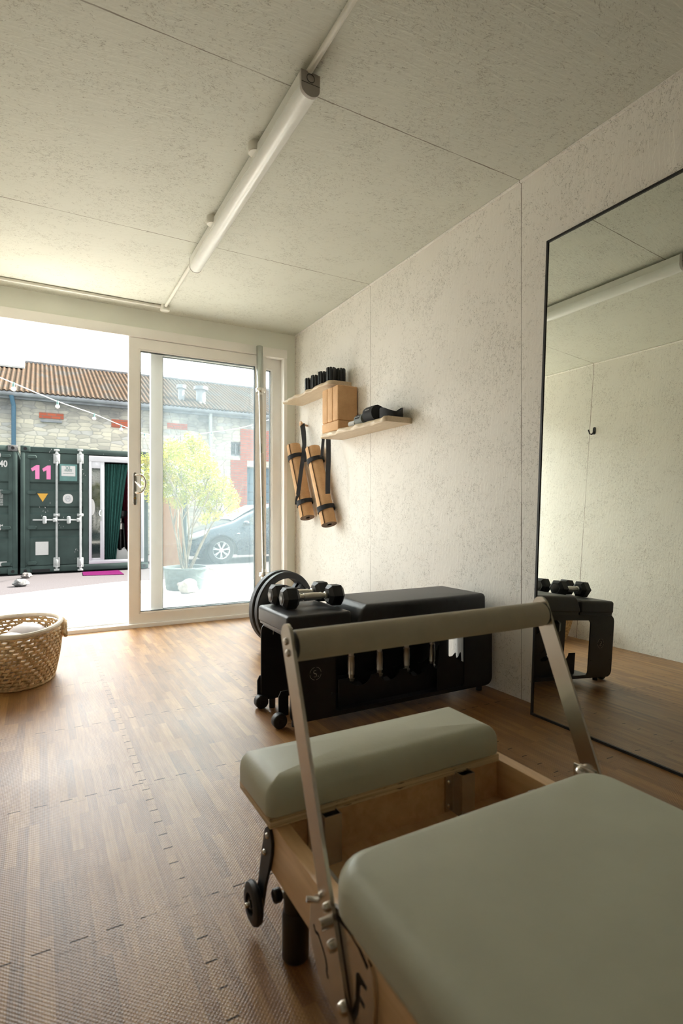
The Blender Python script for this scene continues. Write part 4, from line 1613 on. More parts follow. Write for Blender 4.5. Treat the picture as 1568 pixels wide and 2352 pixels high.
pad.rcyl((0.378, FY, FZ), (0.980, FY, FZ), 0.0265, 0.004, 36)
fpad = obj('footbar_pad', pad, 'sand', rf)
pieces('pad_end_cap', MB().cyl((0.372, FY, FZ), (0.379, FY, FZ), 0.0245, 28).cyl((0.979, FY, FZ), (0.984, FY, FZ), 0.0245, 28), 'black_plastic', fpad)
# stainless gear plate with cut outs, left and right
poly = [(0.775, 0.201), (0.780, 0.155), (0.771, 0.131), (0.755, 0.110), (0.739, 0.095), (0.704, 0.084), (0.680, 0.080), (0.650, 0.082), (0.622, 0.100), (0.602, 0.125), (0.592, 0.150), (0.589, 0.182), (0.592, 0.212),
        (0.606, 0.232), (0.628, 0.245), (0.655, 0.249), (0.678, 0.244), (0.700, 0.238), (0.720, 0.2285), (0.742, 0.230), (0.761, 0.216)]
def curved_slot(pts, wd):
    P_ = [Vector(p) for p in pts]
    l_, r_ = [], []
    for i, p in enumerate(P_):
        t = (P_[min(i + 1, len(P_) - 1)] - P_[max(0, i - 1)]).normalized()
        nn = Vector((-t.y, t.x)) * wd / 2
        l_.append(p + nn); r_.append(p - nn)
    return [(p.x, p.y) for p in l_ + r_[::-1]]
slots = [curved_slot([(0.764, 0.168), (0.758, 0.161), (0.747, 0.163), (0.741, 0.158), (0.731, 0.150), (0.724, 0.143), (0.7195, 0.134), (0.7205, 0.126), (0.716, 0.119)], 0.0055),
         curved_slot([(0.712, 0.203), (0.706, 0.197), (0.700, 0.190), (0.699, 0.182)], 0.009),
         curved_slot([(0.698, 0.162), (0.690, 0.148)], 0.009),
         curved_slot([(0.684, 0.230), (0.655, 0.232), (0.628, 0.228), (0.604, 0.216)], 0.008),
         [(0.648, 0.120), (0.636, 0.150), (0.634, 0.188), (0.627, 0.194), (0.606, 0.190), (0.607, 0.184), (0.622, 0.181), (0.624, 0.166), (0.611, 0.163), (0.612, 0.156), (0.625, 0.156), (0.628, 0.138), (0.640, 0.114)]]
pm = MB().prism(poly, 'x', 0.3735, 0.3795, holes=slots)
gp = obj('gear_plate', pm, 'steel', rf)
cyc, czc = 0.684, 0.165
obj('slot_shade_sheet', MB().prism([(cyc + (a - cyc) * 0.93, czc + (b - czc) * 0.93) for a, b in poly], 'x', 0.3796, 0.3799), 'black_plastic', gp)  # black sheet added behind the cut outs, standing in for shade inside
bt_ = MB()
for (y, z, r_) in ((0.655, 0.127, 0.0095), (0.688, 0.190, 0.0085), (0.702, 0.237, 0.0070)):
    bt_.lathe([(r_, 0), (r_, -0.002), (r_ * 0.8, -0.007), (r_ * 0.3, -0.009)], (0.366, y, z), 'x', 20)
pieces('pivot_bolt', bt_, 'steel', gp)
pieces('stop_pin', MB().cyl((0.352, 0.745, 0.226), (0.3735, 0.738, 0.222), 0.0045, 14).cyl((0.3535, 0.705, 0.212), (0.3735, 0.705, 0.212), 0.0085, 14), 'steel', gp)
pm2 = MB().prism(poly, 'x', 0.978, 0.9835)
gp2 = obj('gear_plate', pm2, 'steel', rf)
pieces('stop_pin', MB().ico((0.975, 0.742, 0.274), 0.013, 3, 1.1, 1.0, 1.0), 'steel', gp2)
obj('pin_bracket', MB().bbox(0.9785, 0.9835, 0.715, 0.765, 0.215, 0.285, 0.002), 'steel', gp2)
# transport wheels on dark brackets
for sx_, xw in ((1, 0.3625), (-1, 0.9955)):
    xa = 0.3735 if sx_ == 1 else 0.9785
    pts = [(0.946, 0.210), (0.954, 0.218), (0.966, 0.218), (0.975, 0.210), (0.984, 0.185), (0.998, 0.140), (1.008, 0.100), (1.018, 0.068), (1.020, 0.050), (1.010, 0.038), (0.996, 0.040), (0.990, 0.055), (0.978, 0.095), (0.958, 0.140), (0.944, 0.175), (0.941, 0.196)]
    bkt = obj('wheel_bracket', MB().prism(pts, 'x', xa - 0.0 if sx_ == 1 else xa, xa + 0.006), 'black_metal', rf)
    b_ = MB()
    for (y, z) in ((0.960, 0.204), (0.975, 0.165)):
        b_.lathe([(0.0060, 0), (0.0060, -0.001 * sx_), (0.004, -0.004 * sx_)], (xa + (0 if sx_ == 1 else 0.006), y, z), 'x', 16)
    pieces('bolt_head', b_, 'steel', bkt)
    wy, wz = 1.006, 0.053
    wm = MB().lathe([(0.020, -0.009), (0.030, -0.0095), (0.0375, -0.006), (0.040, 0), (0.0375, 0.006), (0.030, 0.0095), (0.020, 0.009), (0.020, -0.009)], (xw, wy, wz), 'x', 36, cap=False)
    wl = obj('transport_wheel', wm, 'black_rubber', rf)
    hb = MB()
    for k in range(5):
        a = 2 * PI * k / 5
        hb.tube([(xw, wy + 0.006 * math.cos(a), wz + 0.006 * math.sin(a)), (xw, wy + 0.021 * math.cos(a), wz + 0.021 * math.sin(a))], 0.0045, 8)
    hb.cyl((xw - 0.009, wy, wz), (xw + 0.009, wy, wz), 0.008, 18)
    obj('wheel_hub', hb, 'black_plastic', wl)
    obj('axle_bolt', MB().rcyl((xw - 0.017 * sx_, wy, wz), (xw + 0.019 * sx_, wy, wz), 0.0045, 0.001, 14), 'steel', wl)
# legs
for x, y in ((0.408, 0.910), (0.950, 0.910), (0.408, -1.05), (0.950, -1.05)):
    m = MB().cyl((x, y, 0.085), (x, y, RBm), 0.0215, 28).lathe([(0.022, 0.0), (0.0245, 0.004), (0.0245, 0.080), (0.0225, 0.088)], (x, y, 0.0), 'z', 28)
    lg_ = obj('leg', m, 'black_plastic', rf)
kb = MB().rcyl((0.381, 0.952, 0.092), (0.397, 0.952, 0.092), 0.0125, 0.004, 20)
obj('adjusting_knob', kb, 'black_plastic', rf)
obj('knob_stem', MB().cyl((0.397, 0.952, 0.092), (0.412, 0.930, 0.092), 0.006, 12), 'white_pl', rf)

# ------------------------------------------------------------------ outside ground
GZ = -0.45
struct('ground', MB().box(-25, 40, 4.3, 60, GZ - 0.1, GZ), 'asphalt', 'pale asphalt yard outside')
struct('ground_under', MB().box(-25, 40, -30, 4.3, GZ - 0.1, GZ), 'asphalt', 'yard around the studio')
dz = -0.10
dk = MB()
bw = 0.142
y = 4.20
i = 0
def deck_edge(x):
    return 7.75 - 0.50 * abs(x - 1.15)
while y < 7.7:
    xl_ = max(-2.6, 1.15 - (7.75 - (y + bw)) / 0.50)
    xr_ = min(5.2, 1.15 + (7.75 - (y + bw)) / 0.50)
    if xr_ - xl_ > 0.3:
        cut = xl_ + (0.35 + 0.3 * ((i * 37) % 10) / 10) * (xr_ - xl_)
        ya, yb = y, y + bw - 0.007
        la = max(-2.6, 1.15 - (7.75 - ya) / 0.50); lb2 = max(-2.6, 1.15 - (7.75 - yb) / 0.50)
        ra = min(5.2, 1.15 + (7.75 - ya) / 0.50); rb2 = min(5.2, 1.15 + (7.75 - yb) / 0.50)
        dk.prism([(la, ya), (cut - 0.002, ya), (cut - 0.002, yb), (lb2, yb)], 'z', dz - 0.028, dz)
        dk.prism([(cut + 0.002, ya), (ra, ya), (rb2, yb), (cut + 0.002, yb)], 'z', dz - 0.028, dz)
    y += bw
    i += 1
o = obj('deck', dk, 'deck')
o['kind'] = 'structure'; o['label'] = 'sun bleached timber deck in front of the door'; o['category'] = 'deck'
o = obj('deck_frame', MB().box(-1.9, 4.2, 4.25, 6.3, GZ, dz - 0.03).box(-0.6, 2.9, 6.3, 6.9, GZ, dz - 0.03), 'dark')
o['kind'] = 'structure'; o['label'] = 'dark joists below the deck'; o['category'] = 'deck'

# ------------------------------------------------------------------ containers
CY = 12.65
CTOP, CBOT = GZ + 2.59, GZ + 0.02


def cpt(u, v, dy=0.0):
    return onY(u, v, CY - dy)


def slats_profile(z0, z1, grooves, y, dep, t=0.05):
    """closed (y,z) profile of a door leaf with horizontal recesses"""
    pts = [(y, z0)]
    for (a, b) in sorted(grooves):
        pts += [(y, a), (y + dep, a + 0.035), (y + dep, b - 0.035), (y, b)]
    pts += [(y, z1), (y + t, z1), (y + t, z0)]
    return pts


GRV = [(cpt(60, b).z, cpt(60, a).z) for a, b in ((1105, 1127), (1161, 1181), (1215, 1236))]


def container_shell(x0, x1, hollow):
    m = MB()
    d1_ = CY + 3.9
    m.box(x0 + 0.02, x0 + 0.06, CY + 0.06, d1_, CBOT, CTOP).box(x1 - 0.06, x1 - 0.02, CY + 0.06, d1_, CBOT, CTOP)
    m.box(x0 + 0.02, x1 - 0.02, d1_, d1_ + 0.04, CBOT, CTOP)
    m.box(x0 + 0.02, x1 - 0.02, CY + 0.06, d1_, CTOP - 0.04, CTOP).box(x0 + 0.02, x1 - 0.02, CY + 0.06, d1_, CBOT, CBOT + 0.14)
    return m


def container_frame(x0, x1):
    m = MB()
    m.bbox(x0, x0 + 0.09, CY - 0.02, CY + 0.10, CBOT, CTOP, 0.01).bbox(x1 - 0.09, x1, CY - 0.02, CY + 0.10, CBOT, CTOP, 0.01)
    m.bbox(x0 + 0.09, x1 - 0.09, CY - 0.02, CY + 0.10, CTOP - 0.12, CTOP - 0.01, 0.01)
    m.bbox(x0 + 0.09, x1 - 0.09, CY - 0.02, CY + 0.10, CBOT + 0.02, CBOT + 0.15, 0.01)
    return m


def casting(x, z, mat, par, name='corner_casting'):
    c_ = obj(name, MB().bbox(x - 0.085, x + 0.085, CY - 0.045, CY + 0.13, z - 0.06, z + 0.06, 0.008), mat, par)
    obj('casting_hole', MB().lathe([(0.032, 0), (0.032, -0.003), (0.001, -0.003)], (x, CY - 0.045, z), 'y', 20), 'dark', c_)
    return c_


def hinges(x, par, side):
    for v in (1048, 1130, 1211, 1293):
        z = cpt(57, v).z
        m = MB().slab(-0.085, 0.085, -0.036, 0.036, 0, 0.03, 0.034, 0.012, 0.002)
        m.map(lambda p: (x + p.x, CY - 0.02 - p.z, z + p.y))
        obj('hinge', m, 'cgreen', par)


def lockbar(u, par):
    x = cpt(u, 1180).x
    z1_, z0_ = cpt(u, 1034).z, cpt(u, 1307).z
    bo = obj('locking_bar', MB().cyl((x, CY - 0.065, z0_), (x, CY - 0.065, z1_), 0.021, 14), 'galv', par)
    m = MB()
    for v in (1053, 1182, 1290):
        z = cpt(u, v).z
        hh = 0.10 if v != 1182 else 0.03
        m.bbox(x - 0.06, x + 0.06, CY - 0.055, CY - 0.01, z - hh, z + hh, 0.01)
        m.bbox(x - 0.026, x + 0.026, CY - 0.10, CY - 0.045, z - hh * 0.6, z + hh * 0.6, 0.008)
    pieces('bar_bracket', m, 'galv', bo)
    m = MB()
    for z, s2_ in ((z1_, 1), (z0_, -1)):
        m.bbox(x - 0.05, x + 0.05, CY - 0.085, CY - 0.03, z - 0.018, z + 0.018, 0.006)
        m.bbox(x - 0.03, x + 0.03, CY - 0.09, CY - 0.025, z - 0.07 * s2_ - 0.02, z - 0.07 * s2_ + 0.02, 0.006)
    obj('bar_cam', m, 'galv', bo)
    z = cpt(u, 1193).z
    hm = MB().bbox(x - 0.43, x - 0.02, CY - 0.10, CY - 0.075, z - 0.014, z + 0.014, 0.005).bbox(x - 0.07, x + 0.0, CY - 0.11, CY - 0.05, z - 0.04, z + 0.04, 0.008)
    obj('bar_handle', hm, 'galv', bo)
    m = MB().slab(-0.035, 0.035, -0.08, 0.08, 0, 0.06, 0.03, 0.02, 0.01)
    xc = x - 0.22
    m.map(lambda p: (xc + p.x, CY - 0.06 - p.z, z + p.y))
    obj('handle_catch', m, 'galv', bo)


# container with the number 11
B0, B1 = -0.335, 2.10
cB = thing('shipping_container', 'dark green shipping container numbered 11 across the yard', 'shipping container', ((B0 + B1) / 2, CY, GZ), 'green containers across the yard')
obj('shell', container_shell(B0, B1, True), 'cgreen', cB)
obj('front_frame', container_frame(B0, B1), 'cgreen', cB)
for x in (B0 + 0.085, B1 - 0.085):
    for z in (CTOP - 0.06, CBOT + 0.06):
        casting(x, z, 'cgreen', cB)
leafR = cpt(203, 1150).x
leaf = MB().prism(slats_profile(CBOT + 0.16, CTOP - 0.13, GRV, CY, 0.035), 'x', B0 + 0.16, leafR - 0.10)
leaf.box(B0 + 0.09, B0 + 0.16, CY - 0.012, CY + 0.05, CBOT + 0.16, CTOP - 0.13).box(leafR - 0.10, leafR, CY - 0.012, CY + 0.05, CBOT + 0.16, CTOP - 0.13)
dl = obj('door_leaf', leaf, 'cgreen', cB)
hinges(B0 + 0.20, dl, 1)
lockbar(130, cB)
lockbar(184, cB)
# 11
def front_sign(mb, u, v, name, mat, par, dy, hgt_scale=1.0):
    p = cpt(u, v, dy)
    mb.map(lambda q: (p.x + q.x, CY - dy - q.z, p.z + q.y * hgt_scale))
    return obj(name, mb, mat, par)
def one(x):
    h2 = 0.142
    return [(x + 0.075, -h2), (x + 0.075, h2), (x + 0.02, h2), (x - 0.075, h2 - 0.07), (x - 0.055, h2 - 0.13), (x + 0.0, h2 - 0.10), (x + 0.0, -h2)]
nm = MB().prism([(a, b) for a, b in one(-0.085)], 'z', 0, 0.002).prism(one(0.115), 'z', 0, 0.002)
front_sign(nm, 92, 1083.5, 'number_eleven', 'pink', cB, 0.004)
tr = MB().prism([(-0.097, 0.085), (0.097, 0.085), (0, -0.085)], 'z', 0, 0.002)
front_sign(tr, 98, 1142, 'yellow_triangle', 'yellow', cB, 0.004)
ci = MB().slab(-0.095, 0.095, -0.10, 0.10, 0, 0.002, 0.088, 0.0005, 0.0005)
bdg = front_sign(ci, 156, 1144.5, 'round_badge', 'white', cB, 0.004)
em = MB().tube([(0.045 * math.cos(R(a)), 0.060 * math.sin(R(a)), 0) for a in range(0, 360, 12)], 0.006, 5, closed=True, flat=0.3, up=(0, 0, 1))
em.box(-0.024, -0.014, -0.045, 0.045, -0.002, 0.001).box(0.014, 0.024, -0.045, 0.045, -0.002, 0.001).box(-0.024, 0.024, -0.006, 0.006, -0.002, 0.001)
front_sign(em, 156, 1144.5, 'badge_emblem', 'slate', bdg, 0.008)
pq = MB().bbox(-0.165, 0.165, -0.175, 0.175, 0, 0.03, 0.006)
pq_ = front_sign(pq, 157, 1085, 'plaque_box', 'cgreen_box', cB, 0.002)
lb = MB().box(-0.128, 0.128, -0.105, 0.105, 0, 0.003)
lb_ = front_sign(lb, 157, 1081, 'plaque_label', 'white', pq_, 0.034)
tx = text_mb('XL', 0.10, 0.002, 'CENTER'); front_sign(tx, 157, 1074.5, 'plaque_word', 'cgreen_box', lb_, 0.041)
tx = text_mb('VENT', 0.062, 0.002, 'CENTER'); front_sign(tx, 157, 1080.5, 'plaque_word', 'cgreen_box', lb_, 0.041)
front_sign(MB().box(-0.10, 0.10, -0.004, 0.004, 0, 0.001), 157, 1086.5, 'plaque_rule', 'cgreen_box', lb_, 0.039)
front_sign(MB().box(-0.115, 0.115, -0.135, 0.135, 0, 0.003), 96.5, 1258.5, 'square_sticker', 'white', cB, 0.004)
# paint scratches
random.seed(11)
sc_m = MB()
for k in range(46):
    u_, v_ = random.choice(((115, 1035), (190, 1095), (190, 1080), (107, 1165), (138, 1200), (95, 1175), (60, 1110), (240, 1035), (118, 1050), (176, 1270)))
    u_ += random.uniform(-6, 8); v_ += random.uniform(-12, 14)
    p = cpt(u_, v_, 0.016)
    if p.x > leafR - 0.03 and v_ > 1045:
        continue
    if p.z > CTOP - 0.14:
        yy = CY - 0.0215
    elif p.x > leafR - 0.10:
        yy = CY - 0.0135
    else:
        yy = CY - 0.0015
    hh = random.uniform(0.01, 0.05)
    sc_m.prism([(p.x, p.z), (p.x + random.uniform(0.003, 0.012), p.z + 0.004), (p.x + random.uniform(-0.01, 0.02), p.z + hh)], 'y', yy, yy + 0.001)
obj('paint_scratches', sc_m, 'white', cB)['kind'] = 'stuff'
# white sliding door set in the container
wx0, wx1 = cpt(204, 1150).x, B1 - 0.09
wz1, wz0 = cpt(210, 1046).z, cpt(210, 1294).z
gx1 = cpt(239.5, 1150).x
m = MB()
ft_ = 0.075
m.bbox(wx0, wx1, CY - 0.03, CY + 0.08, wz1 - 0.12, wz1, 0.006).bbox(wx0, wx1, CY - 0.03, CY + 0.08, wz0, wz0 + 0.075, 0.006)
m.bbox(wx0, wx0 + 0.05, CY - 0.03, CY + 0.08, wz0 + 0.075, wz1 - 0.12, 0.006).bbox(wx1 - 0.12, wx1, CY - 0.03, CY + 0.08, wz0 + 0.075, wz1 - 0.12, 0.006)
wd_ = obj('door_frame', m, 'upvc_out', cB, label='white plastic sliding door frame')
m = MB()
sx0, sx1 = wx0 + 0.05, gx1
zt, zb = wz1 - 0.12, wz0 + 0.075
ga, gb = cpt(210.5, 1150).x, cpt(230, 1150).x
za, zb2 = cpt(215, 1074.5).z, cpt(215, 1280.5).z
m.bbox(sx0, ga, CY - 0.015, CY + 0.03, zb, zt, 0.004).bbox(gb, sx1, CY - 0.015, CY + 0.03, zb, zt, 0.004)
m.bbox(ga, gb, CY - 0.015, CY + 0.03, za, zt, 0.004).bbox(ga, gb, CY - 0.015, CY + 0.03, zb, zb2, 0.004)
obj('sliding_sash', m, 'upvc_out', wd_)
obj('sash_glass', MB().box(ga, gb, CY + 0.005, CY + 0.01, zb2, za), 'glass_dark', wd_)
ps = cpt(203, 1164)
cd = []
for k in range(15):
    a = -PI / 2 + PI * k / 14
    cd.append((ga + 0.002 + 0.062 * math.cos(a), ps.z + 0.175 * math.sin(a)))
obj('round_sticker', MB().prism(cd, 'y', CY + 0.002, CY + 0.0045), 'white', wd_)
hx_, hz_ = cpt(232, 1178).x, cpt(232, 1178).z
obj('sash_handle', MB().tube([(hx_ - 0.0, CY - 0.015, hz_ + 0.06), (hx_ - 0.03, CY - 0.05, hz_ + 0.05), (hx_ - 0.045, CY - 0.055, hz_), (hx_ - 0.03, CY - 0.05, hz_ - 0.05), (hx_, CY - 0.015, hz_ - 0.06)], 0.011, 8).bbox(hx_ - 0.015, hx_ + 0.015, CY - 0.022, CY - 0.014, hz_ - 0.16, hz_ + 0.08, 0.003), 'galv', wd_)
# interior of the container: curtains, equipment
ins = MB().box(leafR + 0.02, leafR + 0.03, CY + 0.10, CY + 2.6, CBOT + 0.15, CTOP - 0.05).box(B1 - 0.08, B1 - 0.07, CY + 0.12, CY + 2.6, CBOT + 0.15, CTOP - 0.05).box(leafR + 0.02, B1 - 0.07, CY + 2.6, CY + 2.65, CBOT + 0.15, CTOP - 0.05)
ins.box(leafR + 0.02, B1 - 0.07, CY + 0.10, CY + 2.6, CBOT + 0.142, CBOT + 0.15).box(leafR + 0.02, B1 - 0.07, CY + 0.12, CY + 2.6, CTOP - 0.06, CTOP - 0.05)
obj('lining', ins, 'dark', cB)


def curtain(top, bottom, y, z1_, z0_, amp, label, mat):
    """gathered cloth: top and bottom x ranges, folds"""
    n, m_ = 60, 14
    vs, fs = [], []
    for j in range(m_ + 1):
        t = j / m_
        e = t ** 0.85
        xa = top[0] * (1 - e) + bottom[0] * e
        xb = top[1] * (1 - e) + bottom[1] * e
        for i in range(n + 1):
            s2_ = i / n
            vs.append((xa + (xb - xa) * s2_, y + amp * math.sin(s2_ * 38 + t * 1.5) + 0.02 * math.sin(s2_ * 90), z1_ + (z0_ - z1_) * t))
    for j in range(m_):
        for i in range(n):
            a = j * (n + 1) + i
            fs.append((a, a + 1, a + n + 2, a + n + 1))
    o_ = obj('curtain', MB().add(vs, fs), mat, ang=80)
    md = o_.modifiers.new('thick', 'SOLIDIFY')
    md.thickness = 0.004
    return tag(o_, label, 'curtain')


ca_, cb2 = cpt(240, 1100).x + 0.03, cpt(292, 1100).x + 0.05
curtain((ca_, cb2), (ca_, ca_ + 0.22), CY + 0.20, zt - 0.02, CBOT + 0.152, 0.03, 'dark green curtain swept aside in the container doorway', 'curtain')
curtain((cb2 - 0.12, B1 - 0.12), (cb2 + 0.10, B1 - 0.12), CY + 1.0, zt - 0.05, CBOT + 0.30, 0.03, 'dark red curtain behind the green one in the container', 'red_curtain')
fzl = CBOT + 0.151
qx = onY(277, 1200, CY + 0.60)
eq = thing('grinder_stand', 'black stand with steel coffee grinder inside the container doorway', 'machine', (qx.x, CY + 0.60, fzl))
zc = onY(277, 1207, CY + 0.60).z
obj('column', MB().cyl((qx.x, CY + 0.64, fzl), (qx.x, CY + 0.64, zc + 0.10), 0.035, 16).bbox(qx.x - 0.15, qx.x - 0.06, CY + 0.56, CY + 0.68, fzl, zc, 0.01).cyl((qx.x + 0.10, CY + 0.60, fzl), (qx.x + 0.06, CY + 0.60, zc + 0.05), 0.022, 12), 'black_plastic', eq)
obj('steel_drum', MB().lathe([(0.03, -0.09), (0.065, -0.07), (0.065, 0.06), (0.03, 0.08), (0.028, 0.17)], (qx.x, CY + 0.60, zc), 'z', 24), 'alu', eq)
obj('hopper', MB().lathe([(0.03, 0.17), (0.09, 0.22), (0.11, 0.34), (0.02, 0.36)], (qx.x + 0.03, CY + 0.60, zc), 'z', 24), 'black_plastic', eq)
jc = onY(278, 1290, CY + 0.36)
can = thing('jerrycan', 'white plastic canister on the floor in the container doorway', 'canister', (jc.x, CY + 0.36, fzl))
cprof = [(-0.125, 0), (0.125, 0), (0.13, 0.02), (0.13, 0.20), (0.09, 0.27), (0.02, 0.28), (0.0, 0.24), (-0.06, 0.24), (-0.07, 0.28), (-0.10, 0.27), (-0.13, 0.20), (-0.13, 0.02)]
obj('canister_body', MB().prism([(jc.x + a, fzl + b) for a, b in cprof], 'y', CY + 0.30, CY + 0.42), 'white', can)
obj('canister_cap', MB().cyl((jc.x + 0.06, CY + 0.36, fzl + 0.272), (jc.x + 0.06, CY + 0.36, fzl + 0.30), 0.022, 16), 'lgrey', can)

# container on the left, partly in frame
A0, A1 = B0 - 0.045 - 2.435, B0 - 0.045
cA = thing('shipping_container', 'dark green shipping container with white stencilled figures at the left edge', 'shipping container', ((A0 + A1) / 2, CY, GZ), 'green containers across the yard')
obj('shell', container_shell(A0, A1, False), 'cgreen', cA)
obj('front_frame', container_frame(A0, A1), 'cgreen', cA)
for x in (A0 + 0.085, A1 - 0.085):
    for z in (CTOP - 0.06, CBOT + 0.06):
        casting(x, z, 'rockdark' if (z > 1 and x > A0 + 1) else 'cgreen', cA)
for (xa, xb) in ((A0 + 0.09, (A0 + A1) / 2 - 0.01), ((A0 + A1) / 2 + 0.01, A1 - 0.09)):
    lf = MB().prism(slats_profile(CBOT + 0.16, CTOP - 0.13, GRV, CY, 0.035), 'x', xa + 0.07, xb - 0.07)
    lf.box(xa, xa + 0.07, CY - 0.012, CY + 0.05, CBOT + 0.16, CTOP - 0.13).box(xb - 0.07, xb, CY - 0.012, CY + 0.05, CBOT + 0.16, CTOP - 0.13)
    dl2 = obj('door_leaf', lf, 'cgreen', cA)
hinges(A1 - 0.20, dl2, -1)
obj('locking_bar', MB().cyl((A1 - 0.9, CY - 0.065, CBOT + 0.1), (A1 - 0.9, CY - 0.065, CTOP - 0.06), 0.021, 14), 'galv', cA)


def atxt(body, u, v, size, align='RIGHT', bold=0.0, sxx=1.0):
    tm = text_mb(body, size, 0.002, align, bold)
    tm.map(lambda q: Vector((q.x * sxx, q.y, q.z)))
    return front_sign(tm, u, v, 'stencilled_text', 'white', cA, 0.004)


atxt('840340', 17, 1065, 0.175, bold=0.004, sxx=0.78)
atxt('5', 31, 1065, 0.175, bold=0.004, sxx=0.78)
bxm = MB()
for (a, b, c2, d3) in ((-0.042, 0.042, 0.068, 0.073), (-0.042, 0.042, -0.073, -0.068), (-0.042, -0.037, -0.073, 0.073), (0.037, 0.042, -0.073, 0.073)):
    bxm.box(a, b, c2, d3, 0, 0.002)
front_sign(bxm, 29.5, 1065.5, 'check_digit_box', 'white', cA, 0.004)
atxt('0', 2, 1045, 0.14, bold=0.003)
for k, v_ in enumerate((1126, 1131, 1136, 1141, 1147, 1152, 1158)):
    atxt('KGS LBS'[0:3] if k % 2 == 0 else 'LBS', 7, v_, 0.050, sxx=0.9)
atxt('CU.M.', 9, 1207, 0.068, bold=0.002)
atxt('CU.FT.', 12, 1214, 0.068, bold=0.002)
front_sign(MB().box(-0.18, 0.055, -0.045, 0.045, 0, 0.002), 8, 1294, 'white_sticker', 'white', cA, 0.004)
pk_ = MB().box(A1 - 0.62, A1 - 0.30, CY - 0.024, CY - 0.02, CBOT + 0.02, CBOT + 0.08)
obj('fork_pocket', pk_, 'dark', cA)
obj('fork_pocket', MB().box(B0 + 0.20, B0 + 0.52, CY - 0.024, CY - 0.02, CBOT + 0.02, CBOT + 0.08), 'dark', cB)

# things on the ground by the containers
mt = onZ(240, 1317, GZ)
tag(obj('door_mat', MB().prism([(onZ(191, 1322, GZ).x, onZ(191, 1322, GZ).y), (onZ(285, 1319, GZ).x, onZ(285, 1319, GZ).y), (onZ(285, 1319, GZ).x - 0.0, CY - 0.1), (onZ(191, 1322, GZ).x + 0.03, CY - 0.1)], 'z', GZ, GZ + 0.012), 'magenta'), 'magenta mat on the ground below the container doorway', 'door mat')


def rock(u, v, r, sx, sy, sz, mat, label, seed, z=GZ):
    p = onZ(u, v, z)
    m = MB().ico((p.x, p.y, z + r * sz * 0.80), r, 3, sx, sy, sz, 0.32, seed)
    m.map(lambda q: Vector((q.x, q.y, max(q.z, z))))
    tag(obj('rock', m, mat, ang=22), label, 'rock', 'loose rocks outside')


rock(61, 1327, 0.10, 0.9, 0.8, 0.6, 'rock', 'pale rock against the foot of the container', 2)
rock(48, 1346, 0.115, 1.0, 0.8, 0.62, 'rockdark', 'grey stone lump on the asphalt in front of the containers', 5)

# orange wood panel and dark post right of the container
p0, p1 = onY(371, 1300, 12.75), onY(419, 1300, 12.75)
ptop = onY(400, 1142, 12.75).z
wp = thing('wood_panel', 'orange brown wooden panel standing beside the container', 'fence panel', ((p0.x + p1.x) / 2, 12.75, GZ))
obj('panel_board', MB().box(p0.x - 0.25, p1.x, 12.75, 12.79, GZ, ptop), 'osbout', wp)
obj('panel_post', MB().bbox(p1.x, p1.x + 0.09, 12.73, 12.83, GZ, ptop + 0.15, 0.005), 'cgreen', wp, label='dark green post')

# ------------------------------------------------------------------ stone building
SY = 17.0
EZ = 3.85   # eaves
x_a, x_b = -9.0, 24.0
bd = thing('stone_building', 'old rubble stone building with corrugated roof behind the containers', 'building', (7, SY, GZ))
g0, g1 = onY(562, 1062, SY), onY(640, 1160, SY)
wz_, wx_a, wx_b = None, onY(530, 1013, SY).x, onY(555, 1013, SY).x
wzt, wzb = onY(540, 1014, SY).z, onY(540, 1046, SY).z
gx0, gz1 = onY(567, 1070, SY).x, onY(600, 1072, SY).z
outer_ = [(x_a, GZ), (gx0, GZ), (gx0, gz1), (gx0 + 3.2, gz1), (gx0 + 3.2, GZ), (x_b, GZ), (x_b, EZ), (x_a, EZ)]
win_hole = [(wx_a, wzb), (wx_b, wzb), (wx_b, wzt), (wx_a, wzt)]
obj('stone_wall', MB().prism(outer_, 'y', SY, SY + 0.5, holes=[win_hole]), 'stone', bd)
obj('window', MB().box(wx_a, wx_b, SY + 0.12, SY + 0.15, wzb, wzt), 'glass_dark', bd)
m = MB()
for x in (wx_a, wx_b - 0.04, (wx_a + wx_b) / 2 - 0.02):
    m.box(x, x + 0.04, SY + 0.08, SY + 0.12, wzb, wzt)
m.box(wx_a, wx_b, SY + 0.08, SY + 0.12, wzt - 0.05, wzt).box(wx_a, wx_b, SY + 0.08, SY + 0.12, wzb, wzb + 0.05)
obj('window_frame', m, 'slate', bd)
# brick areas
def brick(u0, v0, u1, v1, dy=0.02):
    a = onY(u0, v0, SY - dy); b = onY(u1, v1, SY - dy)
    return MB().box(a.x, b.x, SY - dy, SY + 0.05, min(a.z, b.z), max(a.z, b.z))
obj('brick_infill', brick(90, 945, 146, 963), 'brick', bd)
obj('brick_infill', brick(256, 962, 300, 983), 'brick', bd)
obj('brick_infill', brick(384, 970, 430, 986), 'brick', bd)
obj('brick_surround', brick(552, 984, 640, 1060).box(gx0 - 0.55, gx0, SY - 0.02, SY + 0.05, GZ, gz1 + 0.2), 'brick', bd)
obj('sill_slab', MB().box(onY(93, 965, SY).x, onY(142, 965, SY).x, SY - 0.08, SY, onY(93, 968, SY).z, onY(93, 963, SY).z), 'slate', bd)
obj('garage_recess', MB().box(gx0, gx0 + 3.2, SY + 0.45, SY + 0.5, GZ, gz1), 'bluepipe', bd, label='dark blue shutter')
m = MB()
for k in range(10):
    m.bbox(gx0 + 0.02, gx0 + 3.18, SY + 0.40, SY + 0.44, GZ + 0.02 + k * (gz1 - GZ) / 10, GZ + (k + 0.92) * (gz1 - GZ) / 10, 0.01)
obj('shutter_slats', m, 'bluepipe', bd)
obj('eaves_band', MB().box(x_a, x_b, SY - 0.10, SY + 0.3, EZ - 0.02, EZ + 0.14), 'slate', bd)
